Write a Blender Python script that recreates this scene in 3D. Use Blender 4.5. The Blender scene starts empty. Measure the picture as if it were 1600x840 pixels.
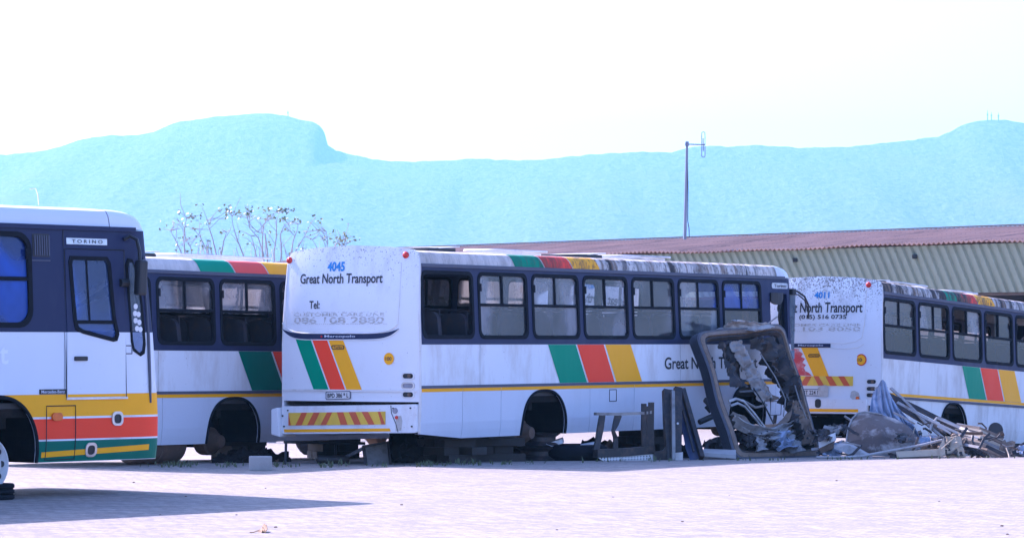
import bpy, bmesh, math, random
from math import sin, cos, pi, sqrt, radians, atan2, exp
from mathutils import Vector, Matrix, noise
from mathutils.geometry import tessellate_polygon

SC = bpy.context.scene
COL = SC.collection

# ------------------------------------------------------------ camera
CAM_H = 1.8
cd = bpy.data.cameras.new("camera")
cam = bpy.data.objects.new("camera", cd)
COL.objects.link(cam)
cd.sensor_width = 36.0
cd.lens = 36.0 * 5200.0 / 1600.0
cd.shift_y = 115.0 / 1600.0
cd.clip_start = 0.5
cd.clip_end = 12000.0
cam.location = (0, 0, CAM_H)
cam.rotation_euler = (radians(90), 0, 0)
SC.camera = cam

# ------------------------------------------------------------ light
SUN_DIR = Vector((-0.90, 0.79, 1.0)).normalized()      # towards the sun
SUN_EL = math.asin(SUN_DIR.z)
SUN_AZ = atan2(SUN_DIR.x, SUN_DIR.y)
w = bpy.data.worlds.new("World")
SC.world = w
w.use_nodes = True
nt = w.node_tree
sky = nt.nodes.new("ShaderNodeTexSky")
sky.sky_type = 'NISHITA'
sky.sun_disc = False
sky.sun_elevation = SUN_EL
sky.sun_rotation = SUN_AZ % (2 * pi)
sky.air_density = 1.0
sky.dust_density = 2.0
sky.ozone_density = 3.0
bg = nt.nodes["Background"]
bg.inputs["Strength"].default_value = 0.15
nt.links.new(sky.outputs[0], bg.inputs[0])
sl = bpy.data.lights.new("sun", 'SUN')
sl.energy = 5.0
sl.angle = radians(0.55)
sl.color = (1.0, 0.84, 0.68)
sun = bpy.data.objects.new("sun", sl)
COL.objects.link(sun)
sun.rotation_euler = SUN_DIR.to_track_quat('Z', 'Y').to_euler()
sun.location = (-40, 60, 60)

vs = SC.view_settings
vs.view_transform = 'Standard'
vs.look = 'None'
vs.gamma = 1.0
vs.use_curve_mapping = False
vs.exposure = 1.42
vs.use_white_balance = True          # the photograph's cool white balance
vs.white_balance_temperature = 5150
vs.white_balance_tint = 30
SC.cycles.transparent_max_bounces = 24
SC.cycles.max_bounces = 8
SC.cycles.volume_bounces = 0

# ------------------------------------------------------------ materials
def new_mat(name):
    m = bpy.data.materials.new(name)
    m.use_nodes = True
    t = m.node_tree
    b = t.nodes["Principled BSDF"]
    return m, t, b

def N(t, kind, **kw):
    n = t.nodes.new(kind)
    for k, v in kw.items():
        if k in n.inputs.keys():
            n.inputs[k].default_value = v
        else:
            setattr(n, k, v)
    return n

def coords(t, scale=(1, 1, 1)):
    c = N(t, "ShaderNodeTexCoord")
    mp = N(t, "ShaderNodeMapping")
    mp.inputs["Scale"].default_value = scale
    t.links.new(c.outputs["Object"], mp.inputs["Vector"])
    return mp.outputs["Vector"]

def noise_tex(t, scale, vec, detail=4.0, rough=0.6):
    n = N(t, "ShaderNodeTexNoise")
    n.inputs["Scale"].default_value = scale
    n.inputs["Detail"].default_value = detail
    n.inputs["Roughness"].default_value = rough
    t.links.new(vec, n.inputs["Vector"])
    return n.outputs["Fac"]

def ramp(t, src, lo, hi, a=0.0, b=1.0):
    n = N(t, "ShaderNodeMapRange")
    n.inputs[1].default_value = lo
    n.inputs[2].default_value = hi
    n.inputs[3].default_value = a
    n.inputs[4].default_value = b
    t.links.new(src, n.inputs[0])
    return n.outputs[0]

def mixc(t, fac, a, b):
    n = N(t, "ShaderNodeMix", data_type='RGBA')
    for s, v in ((0, fac), (6, a), (7, b)):
        if hasattr(v, "links"):
            t.links.new(v, n.inputs[s])
        elif s == 0:
            n.inputs[0].default_value = v
        else:
            n.inputs[s].default_value = (v[0], v[1], v[2], 1)
    return n.outputs[2]

def mul(t, a, b, op='MULTIPLY'):
    n = N(t, "ShaderNodeMath", operation=op)
    for i, v in enumerate((a, b)):
        if hasattr(v, "links"):
            t.links.new(v, n.inputs[i])
        else:
            n.inputs[i].default_value = v
    return n.outputs[0]

def bump(t, b, h, strength, dist=0.02):
    n = N(t, "ShaderNodeBump")
    n.inputs["Strength"].default_value = strength
    n.inputs["Distance"].default_value = dist
    t.links.new(h, n.inputs["Height"])
    t.links.new(n.outputs[0], b.inputs["Normal"])

def setin(b, **kw):
    for k, v in kw.items():
        b.inputs[k.replace("_", " ")].default_value = v

def worn(name, col, dirt=(0.20, 0.16, 0.13), amount=0.35, rough=0.45, metal=0.0, scale=3.0, bumpy=0.0, streak=True, spec=.5, hi=.80, wave=0.0):
    """paint or metal with uneven dirt, vertical streaks and fine specks"""
    m, t, b = new_mat(name)
    v = coords(t, (1, 1, 0.35 if streak else 1))
    n1 = noise_tex(t, scale, v, 6, 0.65)
    v2 = coords(t)
    n2 = noise_tex(t, scale * 14, v2, 3, 0.6)
    f1 = ramp(t, n1, 0.48, hi, 0, amount)
    f2 = ramp(t, n2, 0.68, 0.76, 0, amount * 1.4)
    c = mixc(t, f1, col, dirt)
    c = mixc(t, f2, c, (dirt[0] * .5, dirt[1] * .5, dirt[2] * .5))
    t.links.new(c, b.inputs["Base Color"])
    t.links.new(ramp(t, n1, 0.3, 0.8, rough * .8, min(1, rough * 1.4)), b.inputs["Roughness"])
    setin(b, Metallic=metal, Specular_IOR_Level=spec)
    if wave:
        bump(t, b, noise_tex(t, 1.3, coords(t, (1, 1, 1.6)), 2, .4), wave, 0.05)
    if bumpy:
        bump(t, b, n1, bumpy, 0.03)
    return m

def stained(name, col, x0, x1, amount, rust_top=0.0):
    """roof edge paint with black run-off streaks, heavier between x0 and x1 of the bus length"""
    m, t, b = new_mat(name)
    v = coords(t, (1, 0.6, 0.25))
    n1 = noise_tex(t, 3.2, v, 7, 0.7)
    big = noise_tex(t, 1.1, coords(t, (1, .3, .1)), 3, 0.5)
    fine = noise_tex(t, 18, coords(t, (1, 1, 0.5)), 4, 0.7)
    c0 = N(t, "ShaderNodeTexCoord")
    sp = N(t, "ShaderNodeSeparateXYZ")
    t.links.new(c0.outputs["Object"], sp.inputs[0])
    env = mul(t, ramp(t, sp.outputs[0], x0 - 1.5, x0 + .5), ramp(t, sp.outputs[0], x1 - .3, x1 + 1.2, 1, 0))
    env = mul(t, env, 0.75)
    env = mul(t, env, 0.25, 'ADD')
    k = mul(t, ramp(t, n1, 0.45, 0.56), ramp(t, big, 0.36, 0.52))
    k = mul(t, mul(t, k, env), amount)
    k2 = mul(t, ramp(t, fine, 0.50, 0.64), mul(t, env, amount * 0.8))
    for_drip = noise_tex(t, 4.2, coords(t, (1, .4, .16)), 8, .72)
    k3 = mul(t, ramp(t, for_drip, 0.52, 0.60), mul(t, env, amount * 0.8))
    c = mixc(t, k, col, (0.035, 0.03, 0.03))
    c = mixc(t, k3, c, (0.17, 0.105, 0.06))
    c = mixc(t, k2, c, (0.10, 0.075, 0.06))
    t.links.new(c, b.inputs["Base Color"])
    setin(b, Roughness=0.7, Specular_IOR_Level=.2)
    bump(t, b, n1, 0.15, 0.02)
    return m

def rear_white(name, amount):
    """rear panel: white paint, rust pinholes and grime gathering towards the roof edge"""
    m, t, b = new_mat(name)
    v = coords(t)
    sp = N(t, "ShaderNodeSeparateXYZ")
    c0 = N(t, "ShaderNodeTexCoord")
    t.links.new(c0.outputs["Object"], sp.inputs[0])
    top = ramp(t, sp.outputs[2], 2.0, 2.78)
    specks = noise_tex(t, 34, v, 3, 0.65)
    blot = noise_tex(t, 4.5, coords(t, (1, 1, .4)), 6, 0.7)
    thr = mul(t, ramp(t, top, 0, 1, 0.70, 0.70 - 0.13 * amount), 0.0, 'ADD')
    sm = mul(t, specks, thr, 'SUBTRACT')
    s1 = ramp(t, sm, 0.0, 0.04, 0, 0.8)
    b1 = mul(t, ramp(t, blot, 0.48, 0.72), mul(t, top, 0.55 * amount))
    b2 = ramp(t, blot, 0.55, 0.85, 0, 0.16)
    c = mixc(t, b2, (0.74, 0.74, 0.75), (0.42, 0.36, 0.30))
    c = mixc(t, b1, c, (0.28, 0.25, 0.21))
    c = mixc(t, s1, c, (0.10, 0.07, 0.05))
    t.links.new(c, b.inputs["Base Color"])
    setin(b, Roughness=0.42)
    return m

def plain(name, col, rough=0.5, metal=0.0, emit=None):
    m, t, b = new_mat(name)
    n1 = noise_tex(t, 9.0, coords(t), 4, 0.6)
    c = mixc(t, ramp(t, n1, 0.35, 0.75), (col[0] * 1.08, col[1] * 1.08, col[2] * 1.08), (col[0] * .8, col[1] * .8, col[2] * .8))
    t.links.new(c, b.inputs["Base Color"])
    setin(b, Roughness=rough, Metallic=metal)
    return m

def glass(name, tint, film, filmcol, rough=0.04):
    m = bpy.data.materials.new(name)
    m.use_nodes = True
    t = m.node_tree
    t.nodes.remove(t.nodes["Principled BSDF"])
    out = t.nodes["Material Output"]
    tr = N(t, "ShaderNodeBsdfTransparent")
    tr.inputs[0].default_value = (*tint, 1)
    gl = N(t, "ShaderNodeBsdfGlossy")
    gl.inputs["Roughness"].default_value = rough
    fr = N(t, "ShaderNodeFresnel")
    fr.inputs["IOR"].default_value = 1.55
    m1 = N(t, "ShaderNodeMixShader")
    t.links.new(fr.outputs[0], m1.inputs[0])
    t.links.new(tr.outputs[0], m1.inputs[1])
    t.links.new(gl.outputs[0], m1.inputs[2])
    df = N(t, "ShaderNodeBsdfDiffuse")
    df.inputs[0].default_value = (*filmcol, 1)  # film holds window dust; blue panes get painted sky light in it
    n1 = noise_tex(t, 1.1, coords(t, (1, 1, .7)), 4, 0.55)
    n2 = noise_tex(t, 0.8, coords(t, (1.3, 1, 1)), 2, 0.4)
    f = ramp(t, n1, 0.36, 0.66, film * 0.45, min(1, film * 1.5))
    f = mul(t, f, ramp(t, n2, 0.46, 0.54, 0.50, 1.35))
    m2 = N(t, "ShaderNodeMixShader")
    t.links.new(f, m2.inputs[0])
    t.links.new(m1.outputs[0], m2.inputs[1])
    t.links.new(df.outputs[0], m2.inputs[2])
    t.links.new(m2.outputs[0], out.inputs[0])
    return m

M = {}
M['white'] = worn('white_paint', (0.74, 0.74, 0.75), (0.42, 0.33, 0.25), 0.52, 0.38, scale=1.7, hi=.68, wave=.25)
M['white_clean'] = worn('white_paint_clean', (0.70, 0.72, 0.76), (0.50, 0.46, 0.42), 0.14, 0.30, scale=1.2, wave=.2)
M['white_old'] = worn('white_paint_old', (0.70, 0.68, 0.66), (0.30, 0.23, 0.16), 0.55, 0.5, scale=1.8, hi=.70, wave=.3)
M['navy'] = worn('navy_paint', (0.016, 0.022, 0.066), (0.06, 0.065, 0.10), 0.40, 0.5, scale=3, spec=.25)
M['navy_grey'] = worn('grey_navy_trim', (0.07, 0.075, 0.11), (0.16, 0.15, 0.15), 0.5, 0.6, scale=5)
M['rubber'] = worn('black_rubber', (0.009, 0.010, 0.014), (0.03, 0.03, 0.035), 0.5, 0.85, scale=5, streak=False, spec=.12)
M['galvanised'] = worn('galvanised_steel', (0.22, 0.24, 0.30), (0.12, 0.11, 0.11), 0.5, 0.5, 0.3, scale=3)
M['arch_black'] = worn('arch_shade_black', (0.007, 0.007, 0.008), (0.02, 0.016, 0.013), 0.5, 1.0, scale=4, streak=False, spec=0.0)  # near-black, sheenless colour paints deep shade into the wheel arches
M['black'] = plain('black_plastic', (0.014, 0.014, 0.016), 0.5)
M['underside'] = worn('oily_underside', (0.014, 0.012, 0.011), (0.06, 0.043, 0.03), 0.5, 0.95, scale=4, streak=False, spec=.08)
M['rusty'] = worn('rusty_steel', (0.10, 0.062, 0.04), (0.22, 0.13, 0.08), 0.7, 0.8, scale=6, streak=False)
M['green'] = worn('green_paint', (0.0, 0.27, 0.135), (0.02, 0.17, 0.10), 0.25, 0.5, scale=2, spec=.2)
M['green_dark'] = worn('deep_green_paint', (0.0, 0.14, 0.09), (0.01, 0.08, 0.06), 0.25, 0.5, scale=2, spec=.2)
M['red'] = worn('red_paint', (0.92, 0.062, 0.018), (0.70, 0.10, 0.06), 0.25, 0.5, scale=2, spec=.2)
M['yellow'] = worn('yellow_paint', (0.95, 0.42, 0.0), (0.68, 0.31, 0.02), 0.25, 0.5, scale=2, spec=.2)
M['orange'] = plain('orange_lens', (0.75, 0.14, 0.01), 0.25)
M['redlens'] = plain('red_lens', (0.60, 0.03, 0.02), 0.25)
M['greylens'] = plain('grey_lens', (0.25, 0.25, 0.30), 0.2)
M['chrome'] = plain('dull_chrome', (0.55, 0.55, 0.56), 0.3, 0.8)
M['ink'] = plain('black_lettering', (0.012, 0.012, 0.016), 0.5)
M['blueink'] = plain('blue_lettering', (0.02, 0.22, 0.55), 0.5)
M['paleink'] = plain('pale_lettering', (0.55, 0.58, 0.66), 0.5)
M['ghost'] = worn('glue_residue', (0.50, 0.47, 0.43), (0.26, 0.19, 0.12), 0.8, 0.8, scale=14, streak=False)
M['seat'] = worn('seat_fabric', (0.020, 0.022, 0.032), (0.09, 0.05, 0.03), 0.5, 0.9, scale=5, streak=False)
M['interior'] = worn('interior_lining', (0.40, 0.38, 0.36), (0.2, 0.17, 0.14), 0.4, 0.8, scale=2)
M['floor'] = worn('bus_floor', (0.06, 0.055, 0.05), (0.12, 0.1, 0.08), 0.5, 0.9, scale=3)
M['glass_dusty'] = glass('dusty_glass', (0.70, 0.70, 0.74), 0.27, (0.44, 0.43, 0.46))
M['glass_upper'] = glass('hazy_glass', (0.85, 0.85, 0.87), 0.20, (0.62, 0.62, 0.64))
M['glass_sky'] = glass('painted_sky_glass', (0.45, 0.52, 0.75), 0.30, (0.10, 0.16, 0.48))  # blue tint and film paint in a reflection of the sky
M['glass_door'] = glass('door_glass', (0.75, 0.85, 1.0), 0.46, (0.17, 0.30, 0.82))  # bright blue film paints in daylight shining through the cab
M['glass_dark'] = glass('dark_glass', (0.35, 0.36, 0.40), 0.08, (0.12, 0.12, 0.15))
M['glass_skyblue'] = glass('painted_sky_blue_glass', (0.45, 0.55, 0.85), 0.42, (0.06, 0.12, 0.46))  # blue put into the film for the sky these dark panes reflect
M['glass_clear'] = glass('clear_glass', (0.86, 0.92, 1.0), 0.20, (0.30, 0.42, 0.85))  # blue film paints in sky light coming through the panes

# ------------------------------------------------------------ mesh helpers
class MB:
    def __init__(self):
        self.bm = bmesh.new()

    def face(self, pts):
        vs_ = [self.bm.verts.new(p) for p in pts]
        return self.bm.faces.new(vs_)

    def box(self, c, s, rot=None):
        c = Vector(c)
        R = rot if rot is not None else Matrix.Identity(3)
        v = []
        for dx in (-.5, .5):
            for dy in (-.5, .5):
                for dz in (-.5, .5):
                    v.append(self.bm.verts.new(c + R @ Vector((dx * s[0], dy * s[1], dz * s[2]))))
        for f in ((0, 1, 3, 2), (4, 6, 7, 5), (0, 4, 5, 1), (2, 3, 7, 6), (0, 2, 6, 4), (1, 5, 7, 3)):
            self.bm.faces.new([v[i] for i in f])
        return self

    def box2(self, a, b):
        a, b = Vector(a), Vector(b)
        return self.box((a + b) / 2, b - a)

    def prism(self, pts, vec):
        """closed 3-D polygon extruded by vec"""
        vec = Vector(vec)
        tris = tessellate_polygon([[Vector(p) for p in pts]])
        a = [self.bm.verts.new(p) for p in pts]
        b = [self.bm.verts.new(Vector(p) + vec) for p in pts]
        for tr in tris:
            try:
                self.bm.faces.new([a[i] for i in tr])
                self.bm.faces.new([b[i] for i in reversed(tr)])
            except ValueError:
                pass
        n = len(pts)
        for i in range(n):
            j = (i + 1) % n
            self.bm.faces.new((a[i], a[j], b[j], b[i]))
        return self

    def tube(self, pts, r, n=8, caps=True):
        pts = [Vector(p) for p in pts]
        rs = r if isinstance(r, (list, tuple)) else [r] * len(pts)
        rings = []
        up = Vector((0, 0, 1))
        prev = None
        for i, p in enumerate(pts):
            d = (pts[min(i + 1, len(pts) - 1)] - pts[max(i - 1, 0)])
            if d.length < 1e-9:
                d = Vector((0, 0, 1))
            d.normalize()
            if prev is None:
                a = d.cross(up)
                if a.length < 1e-3:
                    a = d.cross(Vector((1, 0, 0)))
            else:
                a = prev - d * prev.dot(d)
                if a.length < 1e-4:
                    a = d.cross(up)
            a.normalize()
            prev = a
            b = d.cross(a)
            rings.append([self.bm.verts.new(p + (a * cos(2 * pi * k / n) + b * sin(2 * pi * k / n)) * rs[i]) for k in range(n)])
        for i in range(len(rings) - 1):
            for k in range(n):
                k2 = (k + 1) % n
                self.bm.faces.new((rings[i][k], rings[i][k2], rings[i + 1][k2], rings[i + 1][k]))
        if caps:
            self.bm.faces.new(list(reversed(rings[0])))
            self.bm.faces.new(rings[-1])
        return self

    def strip(self, pts, w, th, nrm):
        """rectangular bar along pts; nrm = direction of the thin side"""
        pts = [Vector(p) for p in pts]
        nrm = Vector(nrm).normalized()
        rings = []
        ws = w if isinstance(w, (list, tuple)) else [w] * len(pts)
        for i, p in enumerate(pts):
            d = (pts[min(i + 1, len(pts) - 1)] - pts[max(i - 1, 0)]).normalized()
            s = d.cross(nrm)
            s.normalize()
            n2 = s.cross(d).normalized()
            a, b = s * ws[i] / 2, n2 * th / 2
            rings.append([self.bm.verts.new(p + q) for q in (-a - b, a - b, a + b, -a + b)])
        for i in range(len(rings) - 1):
            for k in range(4):
                k2 = (k + 1) % 4
                self.bm.faces.new((rings[i][k], rings[i][k2], rings[i + 1][k2], rings[i + 1][k]))
        self.bm.faces.new(list(reversed(rings[0])))
        self.bm.faces.new(rings[-1])
        return self

    def lathe(self, o, axis, prof, n=24):
        """prof: (distance along axis, radius)"""
        o, axis = Vector(o), Vector(axis).normalized()
        a = axis.cross(Vector((0, 0, 1)))
        if a.length < 1e-3:
            a = axis.cross(Vector((1, 0, 0)))
        a.normalize()
        b = axis.cross(a)
        rings = []
        for d, r in prof:
            rings.append([self.bm.verts.new(o + axis * d + (a * cos(2 * pi * k / n) + b * sin(2 * pi * k / n)) * max(r, 1e-4)) for k in range(n)])
        for i in range(len(rings) - 1):
            for k in range(n):
                k2 = (k + 1) % n
                self.bm.faces.new((rings[i][k], rings[i][k2], rings[i + 1][k2], rings[i + 1][k]))
        self.bm.faces.new(list(reversed(rings[0])))
        self.bm.faces.new(rings[-1])
        return self

    def grid(self, fn, nu, nv, th=0.0):
        """fn(u,v)->Vector; th: thickness along the local normal"""
        P = [[Vector(fn(i / nu, j / nv)) for j in range(nv + 1)] for i in range(nu + 1)]
        A = [[self.bm.verts.new(p) for p in r] for r in P]
        for i in range(nu):
            for j in range(nv):
                self.bm.faces.new((A[i][j], A[i + 1][j], A[i + 1][j + 1], A[i][j + 1]))
        if th:
            B = []
            for i in range(nu + 1):
                row = []
                for j in range(nv + 1):
                    du = P[min(i + 1, nu)][j] - P[max(i - 1, 0)][j]
                    dv = P[i][min(j + 1, nv)] - P[i][max(j - 1, 0)]
                    nn = du.cross(dv)
                    if nn.length > 1e-12:
                        nn.normalize()
                    row.append(self.bm.verts.new(P[i][j] - nn * th))
                B.append(row)
            for i in range(nu):
                for j in range(nv):
                    self.bm.faces.new((B[i][j + 1], B[i + 1][j + 1], B[i + 1][j], B[i][j]))
            for i in range(nu):
                self.bm.faces.new((A[i + 1][0], A[i][0], B[i][0], B[i + 1][0]))
                self.bm.faces.new((A[i][nv], A[i + 1][nv], B[i + 1][nv], B[i][nv]))
            for j in range(nv):
                self.bm.faces.new((A[0][j], A[0][j + 1], B[0][j + 1], B[0][j]))
                self.bm.faces.new((A[nu][j + 1], A[nu][j], B[nu][j], B[nu][j + 1]))
        return self

    def plate(self, outer, holes, fmap, th, uc=(), vc=()):
        """2-D outline with holes, cut at uc/vc, mapped by fmap(u,v,depth) with thickness th"""
        loops = [[Vector((p[0], p[1], 0)) for p in L] for L in [outer] + list(holes)]
        flat = [p for L in loops for p in L]
        tris = tessellate_polygon(loops)
        tb = bmesh.new()
        tv = [tb.verts.new(p) for p in flat]
        for tr in tris:
            try:
                tb.faces.new([tv[i] for i in tr])
            except ValueError:
                pass
        bmesh.ops.recalc_face_normals(tb, faces=tb.faces)
        for axis, cuts in ((Vector((1, 0, 0)), uc), (Vector((0, 1, 0)), vc)):
            for c in cuts:
                bmesh.ops.bisect_plane(tb, geom=tb.verts[:] + tb.edges[:] + tb.faces[:], plane_co=axis * c, plane_no=axis)
        bmesh.ops.remove_doubles(tb, verts=tb.verts, dist=1e-5)
        tb.verts.index_update()
        A, B = {}, {}
        for v in tb.verts:
            A[v.index] = self.bm.verts.new(fmap(v.co.x, v.co.y, 0.0))
            if th:
                B[v.index] = self.bm.verts.new(fmap(v.co.x, v.co.y, th))
        for f in tb.faces:
            ids = [v.index for v in f.verts]
            self.bm.faces.new([A[i] for i in ids])
            if th:
                self.bm.faces.new([B[i] for i in reversed(ids)])
        if th:
            for e in tb.edges:
                if len(e.link_faces) == 1:
                    i, j = e.verts[0].index, e.verts[1].index
                    self.bm.faces.new((A[i], A[j], B[j], B[i]))
        tb.free()
        return self

    def build(self, name, mat, parent=None, smooth=None, bevel=0.0):
        bm = self.bm
        bmesh.ops.recalc_face_normals(bm, faces=bm.faces)
        if bevel:
            es = [e for e in bm.edges if len(e.link_faces) == 2 and e.calc_face_angle(0) > 0.6]
            bmesh.ops.bevel(bm, geom=es, offset=bevel, segments=2, affect='EDGES', profile=0.6)
        me = bpy.data.meshes.new(name)
        bm.to_mesh(me)
        bm.free()
        o = bpy.data.objects.new(name, me)
        COL.objects.link(o)
        me.materials.append(M[mat] if isinstance(mat, str) else mat)
        if smooth is not None:
            for p in me.polygons:
                p.use_smooth = True
            me.set_sharp_from_angle(angle=radians(smooth))
        if parent:
            o.parent = parent
        return o

def tag(o, label=None, cat=None, group=None, kind=None):
    if label:
        o["label"] = label
    if cat:
        o["category"] = cat
    if group:
        o["group"] = group
    if kind:
        o["kind"] = kind
    return o

def thing(name, label, cat, loc=(0, 0, 0), rot=(0, 0, 0), group=None):
    o = bpy.data.objects.new(name, None)
    COL.objects.link(o)
    o.location = loc
    o.rotation_euler = rot
    o.empty_display_size = 0.3
    return tag(o, label, cat, group)

def rrect(x0, z0, x1, z1, r, n=5):
    pts = []
    for cx, cz, a0 in ((x1 - r, z0 + r, -pi / 2), (x1 - r, z1 - r, 0), (x0 + r, z1 - r, pi / 2), (x0 + r, z0 + r, pi)):
        for k in range(n + 1):
            a = a0 + k / n * pi / 2
            pts.append((cx + r * cos(a), cz + r * sin(a)))
    return pts

def text_mesh(mb, body, fmap, u0, v0, w, h, shear=0.0, bold=0.018):
    """lettering fitted into the box (u0,v0,w,h), mapped by fmap(u,v,0)"""
    cu = bpy.data.curves.new("lettering", 'FONT')
    cu.body = body
    cu.resolution_u = 4
    cu.offset = bold
    ob = bpy.data.objects.new("lettering", cu)
    COL.objects.link(ob)
    dg = bpy.context.evaluated_depsgraph_get()
    me = bpy.data.meshes.new_from_object(ob.evaluated_get(dg))
    xs = [v.co.x for v in me.vertices]
    ys = [v.co.y for v in me.vertices]
    x0, x1, y0, y1 = min(xs), max(xs), min(ys), max(ys)
    vv = []
    for v in me.vertices:
        uu = (v.co.x - x0) / (x1 - x0) * w
        ww = (v.co.y - y0) / (y1 - y0) * h
        vv.append(mb.bm.verts.new(fmap(u0 + uu + shear * ww, v0 + ww, 0.0)))
    for p in me.polygons:
        try:
            mb.bm.faces.new([vv[i] for i in p.vertices])
        except ValueError:
            pass
    bpy.data.objects.remove(ob)
    bpy.data.meshes.remove(me)
    return mb

def at(u, v, Y):
    """a point seen at pixel (u,v) of the 1600 px photograph, Y metres away"""
    return Vector(((u - 800) / 5200.0 * Y, Y, CAM_H - (v - 535) / 5200.0 * Y))

def ground_z(x, y):
    """the yard is level in front and falls away gently behind the first row of buses"""
    if y < 48:
        return 0.0
    if y < 52:
        return -0.0028 * (y - 48) ** 2
    if y < 75:
        return -0.0448 - 0.0215 * (y - 52)
    return -0.54

#@@SETTING
# ------------------------------------------------------------ ground
def make_ground():
    xs = [-2200, -600, -150, -60, -30] + [-20 + i * 2 for i in range(31)] + [60, 90, 150, 600, 2200]
    ys = [-40, -10, 8, 16] + [20 + i * 2 for i in range(35)] + [100, 130, 200, 400, 900, 1500, 3000, 7100]
    mb = MB()
    V = [[mb.bm.verts.new((x, y, ground_z(x, y))) for y in ys] for x in xs]
    for i in range(len(xs) - 1):
        for j in range(len(ys) - 1):
            mb.bm.faces.new((V[i][j], V[i + 1][j], V[i + 1][j + 1], V[i][j + 1]))
    m, t, b = new_mat("brick_paving")
    v = coords(t)
    rot = N(t, "ShaderNodeMapping")
    rot.inputs["Rotation"].default_value = (0, 0, radians(33))
    t.links.new(v, rot.inputs["Vector"])
    # slightly wavering courses
    warp = N(t, "ShaderNodeTexNoise")
    warp.inputs["Scale"].default_value = 0.6
    t.links.new(v, warp.inputs["Vector"])
    wv = N(t, "ShaderNodeVectorMath", operation='MULTIPLY_ADD')
    wv.inputs[1].default_value = (0.07, 0.07, 0)
    t.links.new(warp.outputs["Color"], wv.inputs[0])
    t.links.new(rot.outputs[0], wv.inputs[2])
    br = N(t, "ShaderNodeTexBrick")
    br.inputs["Scale"].default_value = 1.0
    br.inputs["Brick Width"].default_value = 0.24
    br.inputs["Row Height"].default_value = 0.12
    br.inputs["Mortar Size"].default_value = 0.006
    br.inputs["Mortar Smooth"].default_value = 0.3
    br.inputs["Color1"].default_value = (0.262, 0.222, 0.186, 1)
    br.inputs["Color2"].default_value = (0.39, 0.335, 0.282, 1)
    br.inputs["Mortar"].default_value = (0.10, 0.088, 0.084, 1)
    t.links.new(wv.outputs[0], br.inputs["Vector"])
    n1 = noise_tex(t, 0.35, v, 6, 0.65)
    n2 = noise_tex(t, 6.0, v, 5, 0.7)
    n3 = noise_tex(t, 38.0, v, 3, 0.7)
    c = mixc(t, ramp(t, n1, 0.42, 0.70, 0, 0.30), br.outputs["Color"], (0.27, 0.235, 0.225))
    c = mixc(t, ramp(t, n2, 0.50, 0.75, 0, 0.40), c, (0.24, 0.20, 0.19))
    c = mixc(t, ramp(t, n3, 0.60, 0.70, 0, 0.45), c, (0.15, 0.12, 0.11))
    grit = noise_tex(t, 11.0, coords(t, (1, .8, 1)), 4, 0.8)
    c = mixc(t, ramp(t, grit, 0.50, 0.66, 0, 0.55), c, (0.12, 0.10, 0.10))
    c = mixc(t, ramp(t, grit, 0.34, 0.44, 0.45, 0), c, (0.50, 0.44, 0.38))
    wear = noise_tex(t, 0.9, coords(t, (0.35, 1.6, 1)), 7, 0.7)
    c = mixc(t, ramp(t, wear, 0.55, 0.70, 0, 0.35), c, (0.15, 0.125, 0.12))
    oil = noise_tex(t, 0.22, coords(t, (1, 1, 1)), 4, 0.5)
    c = mixc(t, ramp(t, oil, 0.66, 0.74, 0, 0.45), c, (0.10, 0.085, 0.08))
    # earth and litter under and behind the buses
    sp = N(t, "ShaderNodeSeparateXYZ")
    t.links.new(v, sp.inputs[0])
    far = ramp(t, sp.outputs[1], 74, 90)
    c = mixc(t, far, c, (0.22, 0.17, 0.12))
    t.links.new(c, b.inputs["Base Color"])
    setin(b, Roughness=0.85)
    h = mul(t, mul(t, br.outputs["Fac"], -0.6), n3, 'ADD')
    bump(t, b, h, 0.9, 0.02)
    o = mb.build("paved_yard", m)
    tag(o, "pale pinkish brick paving of the yard in full sun", "paving", kind="structure")

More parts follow.
